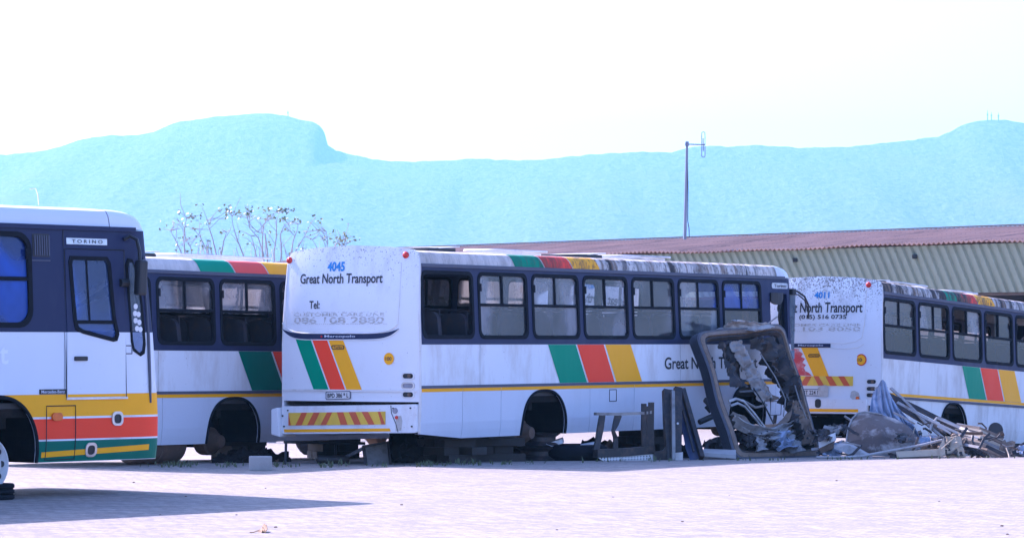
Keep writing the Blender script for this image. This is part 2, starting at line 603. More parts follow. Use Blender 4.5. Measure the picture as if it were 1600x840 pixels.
def make_hills():
    prof = [(-1400, 300), (-900, 285), (-400, 262), (-150, 250), (0, 241.5), (50, 238), (70, 235), (100, 227), (120, 220), (140, 215), (170, 211), (210, 211.5),
            (240, 206), (255, 199), (265, 195), (280, 190), (305, 187), (330, 182.5), (370, 179.5), (400, 176.5), (425, 177.5), (450, 181), (470, 187),
            (490, 190), (499, 196), (504, 202), (506, 207), (508, 224), (515, 229), (525, 235), (545, 240), (570, 246), (600, 251), (640, 252.5), (700, 250.5),
            (740, 247.5), (800, 250), (850, 249.5), (880, 245), (900, 243.5), (950, 239.5), (1000, 237), (1050, 238), (1068, 232), (1085, 228.5),
            (1110, 227.5), (1145, 229), (1180, 226), (1200, 227.5), (1260, 231), (1330, 229), (1365, 225), (1400, 221), (1430, 218), (1450, 215), (1468, 213), (1480, 208),
            (1500, 197), (1515, 191.5), (1530, 188), (1555, 186.5), (1575, 187.5), (1600, 192), (1700, 205), (1900, 235), (2300, 270), (2800, 300)]
    R = 6400.0
    def ridge(X):
        u = 800 + X / R * 5200.0
        if u <= prof[0][0]:
            v = prof[0][1]
        elif u >= prof[-1][0]:
            v = prof[-1][1]
        else:
            for (a, b), (c, d) in zip(prof, prof[1:]):
                if a <= u <= c:
                    v = b + (d - b) * (u - a) / (c - a)
                    break
        return CAM_H + (535 - v) / 5200.0 * R, u
    def ridge_s(X):
        return sum(ridge(X + d)[0] for d in (-260, -170, -90, -40, 0, 40, 90, 170, 260)) / 9
    xs = []
    x = -2100.0
    while x <= 2100:
        xs.append(x)
        x += 6.4 if -1040 < x < 1040 else 28
    ys = []
    y = 3500.0
    while y < 6940:
        ys.append(y)
        y += 32 if y < 5000 else (18 if y < 6080 else 12 if y < 6480 else 80)
    mb = MB()
    rows = []
    for x in xs:
        H0, u = ridge(x)
        HS = ridge_s(x)
        mesa = max(0.0, min(1.0, (u - 200) / 260)) ** .8 * max(0.0, min(1.0, (512 - u) / 6))
        col = []
        gul = noise.noise(Vector((x * 0.004, 0.3, 0.0))) * 0.5 + noise.noise(Vector((x * 0.011, 5.3, 0.0))) * 0.25
        for y in ys:
            t = (y - 3500) / (R - 3500)
            kk = max(0.0, min(1.0, (t - 0.86) / 0.12))
            H = HS + (H0 - HS) * kk * kk * (3 - 2 * kk)
            if t <= 1:
                tt = max(0.0, t + gul * 0.16 * sin(pi * min(1, max(0, t))))
                sh = 0.42 * tt + 0.58 * tt ** 2.3
                sh = min(sh, 1.0)
            else:
                sh = 1.0 - ((y - R) / 800) ** 2
            n = noise.noise(Vector((x * 0.05, y * 0.025, 1.0))) + 0.6 * noise.noise(Vector((x * 0.12, y * 0.06, 4.0)))
            wob = 3.0 if t < 0.97 else 1.8
            if mesa > .5 and t > .97:
                wob = 1.0
            z = -2.0 + (H + 2.0) * max(sh, 0.0) + n * wob * min(1, t * 6)
            if t < 1:
                z = min(z, -2 + (H + 2.0) * (0.25 + 0.75 * t) + 0.0)
            col.append(mb.bm.verts.new((x, y, z)))
        rows.append(col)
    for i in range(len(xs) - 1):
        for j in range(len(ys) - 1):
            mb.bm.faces.new((rows[i][j], rows[i + 1][j], rows[i + 1][j + 1], rows[i][j + 1]))
    m, t, b = new_mat("wooded_hillside")
    v = coords(t, (1, 0.5, 1))
    n1 = noise_tex(t, 0.11, v, 5, 0.72)
    n2 = noise_tex(t, 0.004, coords(t), 5, 0.6)
    c = mixc(t, ramp(t, n1, 0.35, 0.65), (0.004, 0.010, 0.004), (0.14, 0.17, 0.08))
    c = mixc(t, ramp(t, n2, 0.52, 0.7, 0, .5), c, (0.10, 0.085, 0.055))
    t.links.new(c, b.inputs["Base Color"])
    setin(b, Roughness=0.95)
    bump(t, b, n1, 0.9, 9.0)
    o = mb.build("hills", m, smooth=50)
    tag(o, "long hazy blue flat-topped ridge behind the yard", "hills", kind="structure")

def make_haze():
    mb = MB()
    mb.box2((-2300, -60, -6), (2300, 7150, 470))
    m = bpy.data.materials.new("pale_blue_haze")
    m.use_nodes = True
    t = m.node_tree
    t.nodes.remove(t.nodes["Principled BSDF"])
    pv = N(t, "ShaderNodeVolumePrincipled")
    pv.inputs["Color"].default_value = (0.30, 0.655, 1.0, 1)
    pv.inputs["Density"].default_value = 0.00014
    pv.inputs["Anisotropy"].default_value = 0.3
    t.links.new(pv.outputs[0], t.nodes["Material Output"].inputs["Volume"])
    o = mb.build("haze", m)
    tag(o, "thin pale blue haze in the air", "haze", kind="stuff")

# ------------------------------------------------------------ shed
def make_shed():
    d = Vector((-0.628, 0.778, 0))          # along the building, away from the camera
    nn = Vector((0.778, 0.628, 0))          # inwards
    A = Vector((16.92, 110, 0))
    z_e, z_b, z_r = 5.16, 3.49, 5.95
    T0, T1 = -9.0, 45.0
    gz = -0.54
    sh = thing("open_shed", "long low open shed with rust-red roof and corrugated fascia behind the buses", "shed", A + Vector((0, 0, gz)))
    def P(t, i, z):
        return d * t + nn * i + Vector((0, 0, z - gz))
    # roof: corrugated sheet
    mb = MB()
    n = int((T1 - T0) / 0.115)
    rows = []
    for k in range(n + 1):
        tt = T0 + k * 0.115
        wv = 0.035 * (1 if k % 2 else -1)
        sag = 0.03 * sin(tt * 0.37) + 0.02 * sin(tt * 1.1)
        rows.append([P(tt, -0.35, z_e + wv + sag), P(tt, 2.6, z_e + .33 + wv + sag * .6), P(tt, 6.5, z_r + wv)])
    A_ = [[mb.bm.verts.new(p) for p in r] for r in rows]
    B_ = [[mb.bm.verts.new(p - Vector((0, 0, .03))) for p in r] for r in rows]
    for k in range(n):
        for j in (0, 1):
            mb.bm.faces.new((A_[k][j], A_[k + 1][j], A_[k + 1][j + 1], A_[k][j + 1]))
            mb.bm.faces.new((B_[k][j + 1], B_[k + 1][j + 1], B_[k + 1][j], B_[k][j]))
        mb.bm.faces.new((A_[k + 1][0], A_[k][0], B_[k][0], B_[k + 1][0]))
    m, t, b = new_mat("rust_red_roof_sheet")
    v = coords(t)
    n1 = noise_tex(t, 0.9, v, 6, 0.7)
    n2 = noise_tex(t, 7, v, 4, 0.7)
    br = N(t, "ShaderNodeTexBrick")
    mp = N(t, "ShaderNodeMapping")
    mp.inputs["Rotation"].default_value = (0, 0, -atan2(0.778, -0.628))
    t.links.new(v, mp.inputs["Vector"])
    t.links.new(mp.outputs[0], br.inputs["Vector"])
    br.inputs["Scale"].default_value = 1
    br.inputs["Brick Width"].default_value = 0.95
    br.inputs["Row Height"].default_value = 1.7
    br.inputs["Mortar Size"].default_value = 0.02
    br.inputs["Color1"].default_value = (0.30, 0.17, 0.125, 1)
    br.inputs["Color2"].default_value = (0.21, 0.12, 0.09, 1)
    br.inputs["Mortar"].default_value = (0.08, 0.045, 0.04, 1)
    c = mixc(t, ramp(t, n1, 0.45, 0.7, 0, .6), br.outputs["Color"], (0.36, 0.22, 0.18))
    c = mixc(t, ramp(t, n2, 0.58, 0.72, 0, .5), c, (0.09, 0.05, 0.045))
    t.links.new(c, b.inputs["Base Color"])
    setin(b, Roughness=0.75)
    mb.build("roof", m, sh)
    # far roof slope
    mb = MB()
    mb.prism([P(T0, 6.5, z_r + .02), P(T0, 13, z_e), P(T0, 13, z_e - .05), P(T0, 6.5, z_r - .03)], d * (T1 - T0))
    mb.build("rear_roof_slope", m, sh)
    # ridge capping
    mb = MB()
    mb.strip([P(T0, 6.5, z_r + .06), P(T1, 6.5, z_r + .06)], 0.3, 0.03, (0, 0, 1))
    mb.build("ridge_cap", 'rusty', sh)
    # fascia: box-profile sheet leaning inwards
    prof = [(0, 0), (0.13, 0), (0.17, -.09), (0.36, -.09), (0.40, 0)]
    pts = []
    tt = T0
    while tt < T1:
        for a, dep in prof[:-1]:
            pts.append((tt + a, dep))
        tt += 0.40
    mb = MB()
    top = [mb.bm.verts.new(P(a, 0.0 + dep, z_e - 0.06)) for a, dep in pts]
    bot = [mb.bm.verts.new(P(a, 0.95 + dep, z_b)) for a, dep in pts]
    for k in range(len(pts) - 1):
        mb.bm.faces.new((top[k], top[k + 1], bot[k + 1], bot[k]))
    m2 = worn("grey_green_sheeting", (0.31, 0.38, 0.31), (0.22, 0.23, 0.17), 0.5, 0.55, scale=.8)
    fa = mb.build("corrugated_fascia", m2, sh)
    mb = MB()
    mb.strip([P(T0, 1.0, z_b - .05), P(T1, 1.0, z_b - .05)], 0.14, 0.1, (0, 0, 1))
    mb.build("fascia_beam", 'rusty', sh)
    # small brackets on the fascia
    for t_ in (5.1, 17.6, 11.0):
        mb = MB()
        mb.box(P(t_, 0.1, z_e - .42), (.16, .2, .14))
        mb.build("fascia_bracket", 'black', sh)
    # posts and back wall
    for k in range(11):
        mb = MB()
        mb.box(P(T0 + .5 + k * 5.8, 1.15, (z_b - .1 + gz) / 2), (0.22, 0.22, z_b - .1 - gz))
        mb.build("post", 'rusty', sh)
    mb = MB()
    mb.prism([P(T0, 12.8, gz), P(T0, 12.8, z_e - .06), P(T0, 12.95, z_e - .06), P(T0, 12.95, gz)], d * (T1 - T0))
    mb.build("back_wall", worn("dark_wall", (0.12, 0.11, 0.10), (0.06, 0.05, 0.05), .5, .9, scale=.6), sh)
    # the radio mast on the roof
    base = at(1070, 372, 122)
    ms = thing("antenna_mast", "thin steel mast with folded dipole standing on the rust-red shed roof", "antenna", base)
    def q(u, v):
        return at(u, v, 122) - base
    mb = MB()
    mb.tube([q(1070, 374), q(1072, 290), q(1073.5, 221)], [.062, .055, .045], 8)
    mb.build("pole", 'galvanised', ms, 40)
    mb = MB()
    mb.box(q(1073.5, 225), (.13, .13, .16))
    mb.tube([q(1070, 225.4), q(1102, 226)], .026, 6)
    mb.build("cross_arm", 'galvanised', ms)
    mb = MB()
    loop = []
    for k in range(25):
        a = k / 24 * 2 * pi
        cx = 1099 + 2.6 * cos(a)
        cy = (208.8 if sin(a) > 0 else 243) - 2.6 * sin(a)
        loop.append(q(cx, cy))
    loop.append(loop[0])
    mb.tube(loop, .017, 6)
    mb.tube([q(1098.6, 216), q(1099, 236)], .022, 6)
    mb.build("dipole_loop", 'galvanised', ms, 40)
    mb = MB()
    mb.tube([q(1074, 232), q(1075, 290), q(1074.6, 345), q(1076.5, 356), q(1077, 371)], .016, 5)
    mb.build("cable", 'black', ms, 40)

# ------------------------------------------------------------ trees
LEAF = None
def make_tree(label, Y, base_u, stems, seed, group):
    global LEAF
    rnd = random.Random(seed)
    g = ground_z(0, Y)
    base = at(base_u, 535, Y)
    base.z = g
    tr = thing("bare_tree", label, "tree", base, group=group)
    wood = MB()
    leaves = MB()
    tops = []
    trunk_top = Vector((0, 0, 1.6))
    wood.tube([Vector((0, 0, -.1)), Vector((.05, 0, .8)), trunk_top], [.17, .14, .12], 8)
    def leafclump(c, n, sp):
        for _ in range(n):
            p = c + Vector((rnd.gauss(0, sp * 1.3), rnd.gauss(0, sp), rnd.gauss(0, sp * .55)))
            a = Vector((rnd.uniform(-1, 1), rnd.uniform(-1, 1), rnd.uniform(-.7, .3))).normalized()
            b = a.cross(Vector((rnd.uniform(-1, 1), rnd.uniform(-1, 1), rnd.uniform(-1, 1)))).normalized()
            L = rnd.uniform(.05, .09)
            W = L * .42
            leaves.face([p, p + a * L * .5 + b * W, p + a * L, p + a * L * .5 - b * W])
    for st in stems:
        pix, nl = st
        dY = rnd.uniform(-1.2, 1.2)
        pts = [trunk_top * 1.0]
        p0 = at(pix[0][0], pix[0][1], Y + dY) - base
        pts.append((trunk_top + p0) / 2 + Vector((rnd.uniform(-.1, .1), 0, rnd.uniform(-.25, 0))))
        for (u, v) in pix:
            pts.append(at(u, v, Y + dY) - base)
        n = len(pts)
        rr = [.030 - .025 * (i / (n - 1)) ** .8 for i in range(n)]
        wood.tube(pts, rr, 6)
        # side twigs
        for i in range(2, n - 1):
            for _ in range(rnd.choice((0, 1, 1, 2))):
                s = pts[i].lerp(pts[i + 1], rnd.random())
                dr = Vector((rnd.uniform(-1, 1), rnd.uniform(-.6, .6), rnd.uniform(.35, 1.3))).normalized()
                L = rnd.uniform(.22, .65)
                mid = s + dr * L * .5 + Vector((rnd.uniform(-.06, .06), 0, rnd.uniform(-.03, .06)))
                e = s + dr * L
                wood.tube([s, mid, e], [.008, .006, .004], 5)
                if rnd.random() < .35:
                    leafclump(e, rnd.randint(2, 7), .07)
        end = pts[-1]
        for _ in range(4):
            dr = Vector((rnd.uniform(-1, 1), rnd.uniform(-.8, .8), rnd.uniform(-.05, .6))).normalized()
            e = end + dr * rnd.uniform(.12, .34)
            wood.tube([end, e], [.009, .004], 5)
            if nl:
                leafclump(e, max(1, nl // 4), .06)
    # a thicket of low twigs
    for _ in range(24):
        u = base_u + rnd.gauss(0, 1) * (max(s[0][-1][0] for s in stems) - min(s[0][-1][0] for s in stems)) * .33
        s = at(u + rnd.uniform(-12, 12), 425, Y + rnd.uniform(-1, 1)) - base
        e = at(u + rnd.uniform(-14, 14), rnd.uniform(372, 396), Y + rnd.uniform(-1, 1)) - base
        wood.tube([(trunk_top + s) / 2, s, s.lerp(e, .6) + Vector((rnd.uniform(-.08, .08), 0, 0)), e], [.02, .012, .008, .004], 5)
        if rnd.random() < .3:
            leafclump(e, rnd.randint(2, 6), .07)
    bark = plain("bark_" + str(seed), (0.36, 0.33, 0.32), 0.9)
    wood.build("trunk", bark, tr, 50)
    if LEAF is None:
        m, t, b = new_mat("sparse_leaves")
        n1 = noise_tex(t, 3, coords(t), 2, .5)
        c = mixc(t, ramp(t, n1, .4, .6), (0.14, 0.18, 0.10), (0.36, 0.38, 0.16))
        t.links.new(c, b.inputs["Base Color"])
        setin(b, Roughness=.4)
        LEAF = m
    leaves.build("crown", LEAF, tr)

make_ground()
make_hills()
make_haze()
make_shed()
G = "bare trees behind the buses"
make_tree("tallest bare tree with leaf tufts, left of the centre bus's roof", 78, 420, [
    ([(380, 398), (370, 372), (364, 352), (362, 337)], 26),
    ([(412, 398), (404, 372), (390, 356), (386, 336)], 16),
    ([(418, 396), (414, 365), (402, 362), (392, 352), (386, 340)], 20),
    ([(428, 396), (432, 368), (432, 345), (436, 333)], 60),
    ([(440, 396), (438, 366), (444, 352), (450, 349)], 26),
    ([(455, 396), (458, 376), (464, 360), (466, 350)], 16),
    ([(462, 392), (474, 372), (480, 362)], 4),
    ([(400, 398), (396, 380), (392, 368)], 6),
    ([(410, 396), (410, 372), (412, 352), (416, 344)], 16)], 3, G)
make_tree("slender bare tree rising over the striped roof of the half hidden bus", 72, 318, [
    ([(289, 398), (287, 372), (289, 352), (292, 340)], 24),
    ([(284, 396), (274, 374), (266, 360)], 4),
    ([(338, 398), (332, 372), (326, 354), (330, 341)], 20),
    ([(326, 398), (314, 372), (311, 358)], 3),
    ([(346, 398), (350, 376), (354, 362)], 3),
    ([(300, 398), (298, 386), (290, 376)], 6)], 5, G)
make_tree("small low bare tree showing just above the centre bus's rear roof", 80, 520, [
    ([(500, 398), (494, 384), (488, 374)], 3),
    ([(512, 396), (508, 382), (504, 372)], 10),
    ([(520, 396), (524, 382), (532, 376), (540, 374)], 30),
    ([(526, 396), (536, 384), (543, 380)], 24),
    ([(510, 398), (512, 378), (510, 362)], 6)], 8, G)
# far masts on the ridge
def far_mast(u, v0, v1, Y, label):
    Y = 6390
    b = at(u, v0, Y)
    mb = MB()
    h = at(u, v1, Y).z - b.z
    mb.tube([(0, 0, -8), (0, 0, h * .6), (0, 0, h)], [1.4, .8, .45], 6)
    mb.box((0, 0, h * .55), (3, 1.2, 2.8))
    o = mb.build("ridge_mast", 'navy_grey')
    o.location = b
    tag(o, label, "mast")
far_mast(450, 182, 171.5, 3196, "tiny mast on the flat-topped cliff of the left ridge")
G2 = None
far_mast(1543, 188, 172, 3196, "leftmost of the three tiny masts on the right hill top")
far_mast(1549, 187.5, 175, 3196, "middle one of the three tiny masts on the right hill top")
far_mast(1560, 187.5, 176, 3196, "rightmost of the three tiny masts on the right hill top")
# ------------------------------------------------------------ buses
class Geo:
    """bus-local frame: x forward from the tail, y left, z up from the skirt's lower edge"""
    def __init__(s, xf=12.0, zb=1.399, zc=2.571, zt=2.835, rf=0.30, ri=0.14, cap=0.62, rk=0.0):
        s.rk = rk
        s.xf, s.zb, s.zc, s.zt, s.rf, s.ri, s.cap = xf, zb, zc, zt, rf, ri, cap
        h = (zt - zc) / 0.269
        s.prof = [(0.05, zc), (0.062, zc + .07 * h), (0.080, zc + .135 * h), (0.115, zc + .19 * h), (0.18, zc + .214 * h), (0.60, zc + .24 * h), (1.25, zt)]

    def rake(s, x, z):
        """the raked front pulls the nose back towards the roof"""
        b = min(1.0, max(0.0, (x - (s.xf - .55)) / .55))
        return s.rk * max(0.0, z - .6) / 2.0 * b * b

    def fr(s, x):
        k = (x - (s.xf - s.rf)) / s.rf
        if k <= 0:
            return 0.0
        return s.ri * (1 - sqrt(max(0.0, 1 - min(k, 1.0) ** 2)))

    def inw(s, x, z):
        t = 0.0
        if z > s.zb:
            t = 0.05 * min(1.0, (z - s.zb) / (s.zc - s.zb))
        if z > s.zc:
            for (a, za), (b, zb_) in zip(s.prof, s.prof[1:]):
                if z <= zb_ + 1e-6:
                    t = a + (b - a) * (z - za) / (zb_ - za)
                    break
        if z < 0.35:
            t += 0.035 * ((0.35 - z) / 0.35) ** 2
        return t + s.fr(x)

    def side(s, x, z, off=0.0, sd=-1):
        return Vector((x - s.rake(x, z), sd * (1.25 - s.inw(x, z) + off), z))

    def smap(s, sd=-1, off=0.0):
        return lambda u, v, d: s.side(u, v, off - d, sd)

    def x0(s, z):
        return 0.10 * ((z - 1.6) / 1.2) ** 2 if z > 1.6 else 0.0

    def rear(s, u, z, off=0.0):
        yy = (u - 1.25) / 1.25
        return Vector((-(0.09 * (1 - min(1, abs(yy)) ** 3)) - off + s.x0(z), u - 1.25, z))

    def rmap(s, off=0.0):
        return lambda u, v, d: s.rear(u, v, off - d)

    def tmap(s, u_left, off=0.006):
        """lettering on the tail, running towards the right-hand corner"""
        return lambda u, v, d: s.rear(u_left - u, v, off)

    def front(s, u, z, off=0.0):
        yy = (u - 1.25) / 1.25
        k = max(0.0, (z - 1.2) / 1.4)
        return Vector((s.xf - s.ri * 0.0 + 0.12 * (1 - abs(yy) ** 2.5) + off - 0.16 * k * k - s.rake(s.xf, z), u - 1.25, z))

def side_patch(g, xa0, xa1, za, xb0, xb1, zb, off, sd=-1, nz=4, nx=3):
    """painted band between heights za (x from xa0 to xa1) and zb"""
    mb = MB()
    def fn(u, v):
        z = za + (zb - za) * v
        l = xa0 + (xb0 - xa0) * v
        r = xa1 + (xb1 - xa1) * v
        return g.side(l + (r - l) * u, z, off, sd)
    mb.grid(fn, nx, nz)
    return mb

def rear_patch(g, ua0, ua1, za, ub0, ub1, zb, off, nz=4, nu=4):
    mb = MB()
    def fn(u, v):
        z = za + (zb - za) * v
        l = ua0 + (ub0 - ua0) * v
        r = ua1 + (ub1 - ua1) * v
        return g.rear(l + (r - l) * u, z, off)
    mb.grid(fn, nu, nz)
    return mb

def frange(a, b, st):
    n = max(1, int(round((b - a) / st)))
    return [a + (b - a) * i / n for i in range(1, n)]

def window(g, root, sd, xa, za, xb, zb, spec, r=0.12, div=0.49, zdiv=None, gasket=0.045):
    """spec: dict(ul, ur, lo) of glass names or None; 'open' has no bars"""
    zdiv = zdiv if zdiv is not None else za + (zb - za) * 0.51
    mb = MB()
    mb.plate(rrect(xa - .012, za - .012, xb + .012, zb + .012, r + .01), [rrect(xa + gasket, za + gasket, xb - gasket, zb - gasket, r - .03)],
             g.smap(sd, .014), .05)
    if not spec.get('open'):
        xm = xa + (xb - xa) * div
        for (p, q) in (((xa + .02, zdiv - .022), (xb - .02, zdiv + .022)), ((xm - .018, zdiv + .0222), (xm + .018, zb - .02))):
            mb.plate([(p[0], p[1]), (q[0], p[1]), (q[0], q[1]), (p[0], q[1])], [], g.smap(sd, .008), .04)
        # sliding-pane catches
        for cx in (xa + .05, xb - .05):
            zc = (zdiv + zb) / 2 + .02
            mb.plate([(cx - .028, zc - .06), (cx + .028, zc - .06), (cx + .028, zc + .06), (cx - .028, zc + .06)], [], g.smap(sd, .022), .012)
    f = mb.build("window", 'rubber', root)
    def pane(a, b, c, d, mat, off):
        m2 = MB()
        m2.plate([(a, b), (c, b), (c, d), (a, d)], [], g.smap(sd, off), 0)
        m2.build("pane", mat, f)
    e = .012
    if spec.get('whole'):
        pane(xa + e, za + e, xb - e, zb - e, spec['whole'], -.012)
    else:
        xm = xa + (xb - xa) * div
        if spec.get('ul'):
            pane(xa + e, zdiv, xm + .02, zb - e, spec['ul'], -.014)
        if spec.get('ur'):
            x_in = spec.get('ur_slide', 0.0)
            pane(xm - .02 - x_in, zdiv, xb - e - x_in, zb - e, spec['ur'], -.022)
        if spec.get('lo'):
            pane(xa + e, za + e, xb - e, zdiv, spec['lo'], -.014)
    return f

SEAT_ME = None
def seat_mesh():
    global SEAT_ME
    if SEAT_ME is None:
        mb = MB()
        mb.box((0, 0, .42), (.44, .92, .14))
        mb.box((.24, 0, .22), (.05, .8, .40))
        # backrest of two rounded heads, leaning back
        for y in (-.235, .235):
            out = rrect(y - .215, .46, y + .215, 1.22, .12)
            mb.prism([(-.20 - .16 * (z - .45), yy, z) for yy, z in out], (-.09, 0, 0))
        mb.tube([(-.30, -.44, .95), (-.33, -.44, 1.24), (-.33, -.2, 1.27), (-.33, .2, 1.27), (-.33, .44, 1.24), (-.30, .44, .95)], .014, 6)
        o = mb.build("seat", 'seat', None, 40)
        SEAT_ME = o.data
        bpy.data.objects.remove(o)
    return SEAT_ME

def lettering(name, body, fmap, u0, v0, w, h, mat, parent, shear=0):
    mb = MB()
    text_mesh(mb, body, fmap, u0, v0, w, h, shear, .034 if name == 'fleet_number' else .018)
    return mb.build(name, mat, parent)

def make_bus(name, label, p, cfg):
    """p = tail corner x, y, skirt z, heading angle, nose-down pitch"""
    X0, Y0, Z0, phi, pit = p
    g = cfg.get('geo', Geo())
    h = Vector((sin(phi), cos(phi), 0))
    l = Vector((-cos(phi), sin(phi), 0))
    root = thing(name, label, "bus", Vector((X0, Y0, Z0)) + l * 1.25, (0, pit, pi / 2 - phi), "white coaches with green, red and yellow stripes")
    xf, zb, zc = g.xf, g.zb, g.zc
    wm = cfg['white']
    zm, zy, zs = cfg.get('zm', .794), cfg.get('zy', .700), cfg.get('zs', .752)
    wins = cfg['windows']
    arches = cfg.get('arches', [(2.83, 4.145, .684), (9.55, 10.85, .684)])
    xcut = frange(xf - g.rf - .02, xf, .05)
    # --- lower sides: white panel between window band and moulding, split at its seams
    for sd in (-1, 1):
        mb = MB()
        seams = cfg.get('seams', [0, 1.624, 4.874, 7.817, 10.95, xf])
        for a, b in zip(seams, seams[1:]):
            gap = .007
            out = [(a + gap, zm), (b - gap, zm), (b - gap, zb), (a + gap, zb)]
            if sd == -1 and cfg.get('cab_cut') and b == xf:
                c0, c1, cz = cfg['cab_cut']
                out = [(a + gap, zm), (b - gap, zm), (b - gap, zb), (c1, zb), (c1 - .03, cz + .1), (c1 - .12, cz), (c0 + .02, cz + .12), (c0, cz + .16), (c0, zb), (a + gap, zb)]
            mb.plate(out, [], g.smap(sd), .03, xcut if b == xf else ())
        mb.build("side_panel", wm, root)
        mb = MB()
        mb.plate([(0.02, zs), (xf - .02, zs), (xf - .02, zb - .01), (.02, zb - .01)], [rrect(*cfg['cab_cut'][:1], cfg['cab_cut'][2] - .02, cfg['cab_cut'][1], zb - .011, .02)] if (sd == -1 and cfg.get('cab_cut')) else [], g.smap(sd, -.034), .02, xcut)
        mb.build("inner_side_lining", 'interior', root)
        # moulding and painted line
        if cfg.get('moulding', True):
            za_, zb_ = (zs, zm) if not cfg.get('swap') else (zy - .01, zy + .035)
            mb = MB()
            mb.plate([(.02, za_), (xf, za_), (xf, zb_), (.02, zb_)], [], g.smap(sd, .016), .04, xcut)
            mb.build("rubbing_strip", 'navy_grey', root)
        # skirt panels with wheel arches
        mb = MB()
        sk = cfg.get('skirt_seams', [0, 1.144, 2.221, 4.874, 6.281, 7.817, 9.2, 11.25, xf])
        zt_ = zs
        for a, b in zip(sk, sk[1:]):
            gap = .005
            bot = [(a + gap, 0.0), (b - gap, 0.0)]
            if a == 0:
                bot = [(.01, .085), (b - gap, 0.0)]
            out = list(bot)
            for (xa, xb, zt) in arches:
                if a < (xa + xb) / 2 < b:
                    cx, rx = (xa + xb) / 2, (xb - xa) / 2
                    arc = []
                    for k in range(25):
                        th = pi - pi * k / 24
                        ex = .78
                        cxs = (abs(cos(th)) ** ex) * (1 if cos(th) >= 0 else -1)
                        arc.append((cx + rx * cxs, zt * (abs(sin(th)) ** .80)))
                    arc[0] = (xa, 0.0)
                    arc[-1] = (xb, 0.0)
                    out = [(a + gap, 0.0)] + arc + [(b - gap, 0.0)]
            out += [(b - gap, zt_), (a + gap, zt_)]
            mb.plate(out, [], g.smap(sd), .03, xcut if b == xf else (), (.12, .24))
        mb.build("skirt", cfg.get('skirt_mat', wm), root)
        # wheel housings
        for (xa, xb, zt) in arches:
            mb = MB()
            cx, rx = (xa + xb) / 2, (xb - xa) / 2 + .025
            def fn(u, v, cx=cx, rx=rx, zt=zt, sd=sd):
                th = pi - pi * u
                cs = (abs(cos(th)) ** .78) * (1 if cos(th) >= 0 else -1)
                return Vector((cx + rx * cs, sd * (1.215 - .75 * v), (zt + .02) * abs(sin(th)) ** .8 + .0))
            mb.grid(fn, 24, 3, .015)
            mb.prism([(cx - rx, sd * .455, -.02), (cx + rx, sd * .455, -.02), (cx + rx * .9, sd * .455, zt * .75), (cx, sd * .455, zt + .03), (cx - rx * .9, sd * .455, zt * .75)], (0, sd * .008, 0))
            mb.build("wheel_housing", 'arch_black', root)
            mb = MB()
            pts = []
            for k in range(41):
                th = pi - pi * k / 40
                cs = (abs(cos(th)) ** .78) * (1 if cos(th) >= 0 else -1)
                pts.append(g.side(cx + (rx - .022) * cs, max(.002, zt * abs(sin(th)) ** .8), .004, sd))
            mb.tube(pts, .022, 6)
            mb.build("arch_trim", 'rubber', root)
        # window band
        holes = []
        for (xa, za, xb, zt, r) in [w_[:5] for w_ in wins if w_[6] in (0, sd)]:
            holes.append(rrect(xa, za, xb, zt, r))
        if sd == -1:
            holes += cfg.get('extra_holes', [])
        mb = MB()
        top = zc - .012
        out = [(g.x0(zb) + .02, zb + .001), (xf, zb + .001), (xf, top), (g.x0(top) + .02, top)]
        mb.plate(out, holes, g.smap(sd, .003), .06, xcut, (1.9, 2.3))
        mb.build("window_band", 'navy', root)
        # gutter lip over the windows
        mb = MB()
        mb.strip([g.side(x, zc - .004, .012, sd) for x in [g.x0(zc) + .02] + frange(.1, xf - .4, 1.2) + [xf - .35]], .05, .03, (0, sd, 0))
        mb.build("gutter", cfg.get('gutter', 'navy_grey'), root)
        for (xa, za, xb, zt, r, spec, s_) in wins:
            if s_ in (0, sd):
                sp = spec if sd == -1 else cfg.get('far_spec', {'ul': 'glass_upper', 'ur': 'glass_upper', 'lo': 'glass_upper'})
                window(g, root, sd, xa, za, xb, zt, sp, r)
    # --- roof
    xs_ = [0.0] + frange(0, xf - g.cap, .5) + [xf - g.cap]
    nst = 10
    ks = [i / nst for i in range(1, nst + 1)]
    prof = g.prof
    full = [(-1, t, z) for t, z in prof] + [(1, t, z) for t, z in reversed(prof[:-1])]
    def roof_pt(i, x, k):
        sd, t, z = full[i]
        fac = sqrt(max(0.0, 1 - k * k)) if k > 0 else 1.0
        zz = zc + (z - zc) * fac
        xx = x - g.rake(x, zz) if x > 0 else g.x0(z)
        return Vector((xx, sd * (1.25 - t - g.fr(x) * (1 if t < .4 else 0)), zz))
    def roof_mesh(stations):
        mb = MB()
        rows = [[mb.bm.verts.new(roof_pt(i, x, k)) for i in range(len(full))] for x, k in stations]
        for a, b in zip(rows, rows[1:]):
            for i in range(len(full) - 1):
                mb.bm.faces.new((a[i], a[i + 1], b[i + 1], b[i]))
        return mb
    st = [(x, 0) for x in xs_]
    roof_mesh(st).build("roof", cfg['roof'], root, 35)
    cap = [(xf - g.cap + .012, 0)] + [(xf - g.cap + g.cap * k, k) for k in ks]
    roof_mesh(cap).build("front_roof_cap", cfg.get('cap_mat', 'white'), root, 45)
    # ceiling lining
    mb = MB()
    mb.prism([(.12, -1.14, zc - .02), (.12, 1.14, zc - .02), (.12, .95, zc + .1), (.12, -.95, zc + .1)], (xf - .9, 0, 0))
    mb.build("ceiling_lining", 'interior', root)
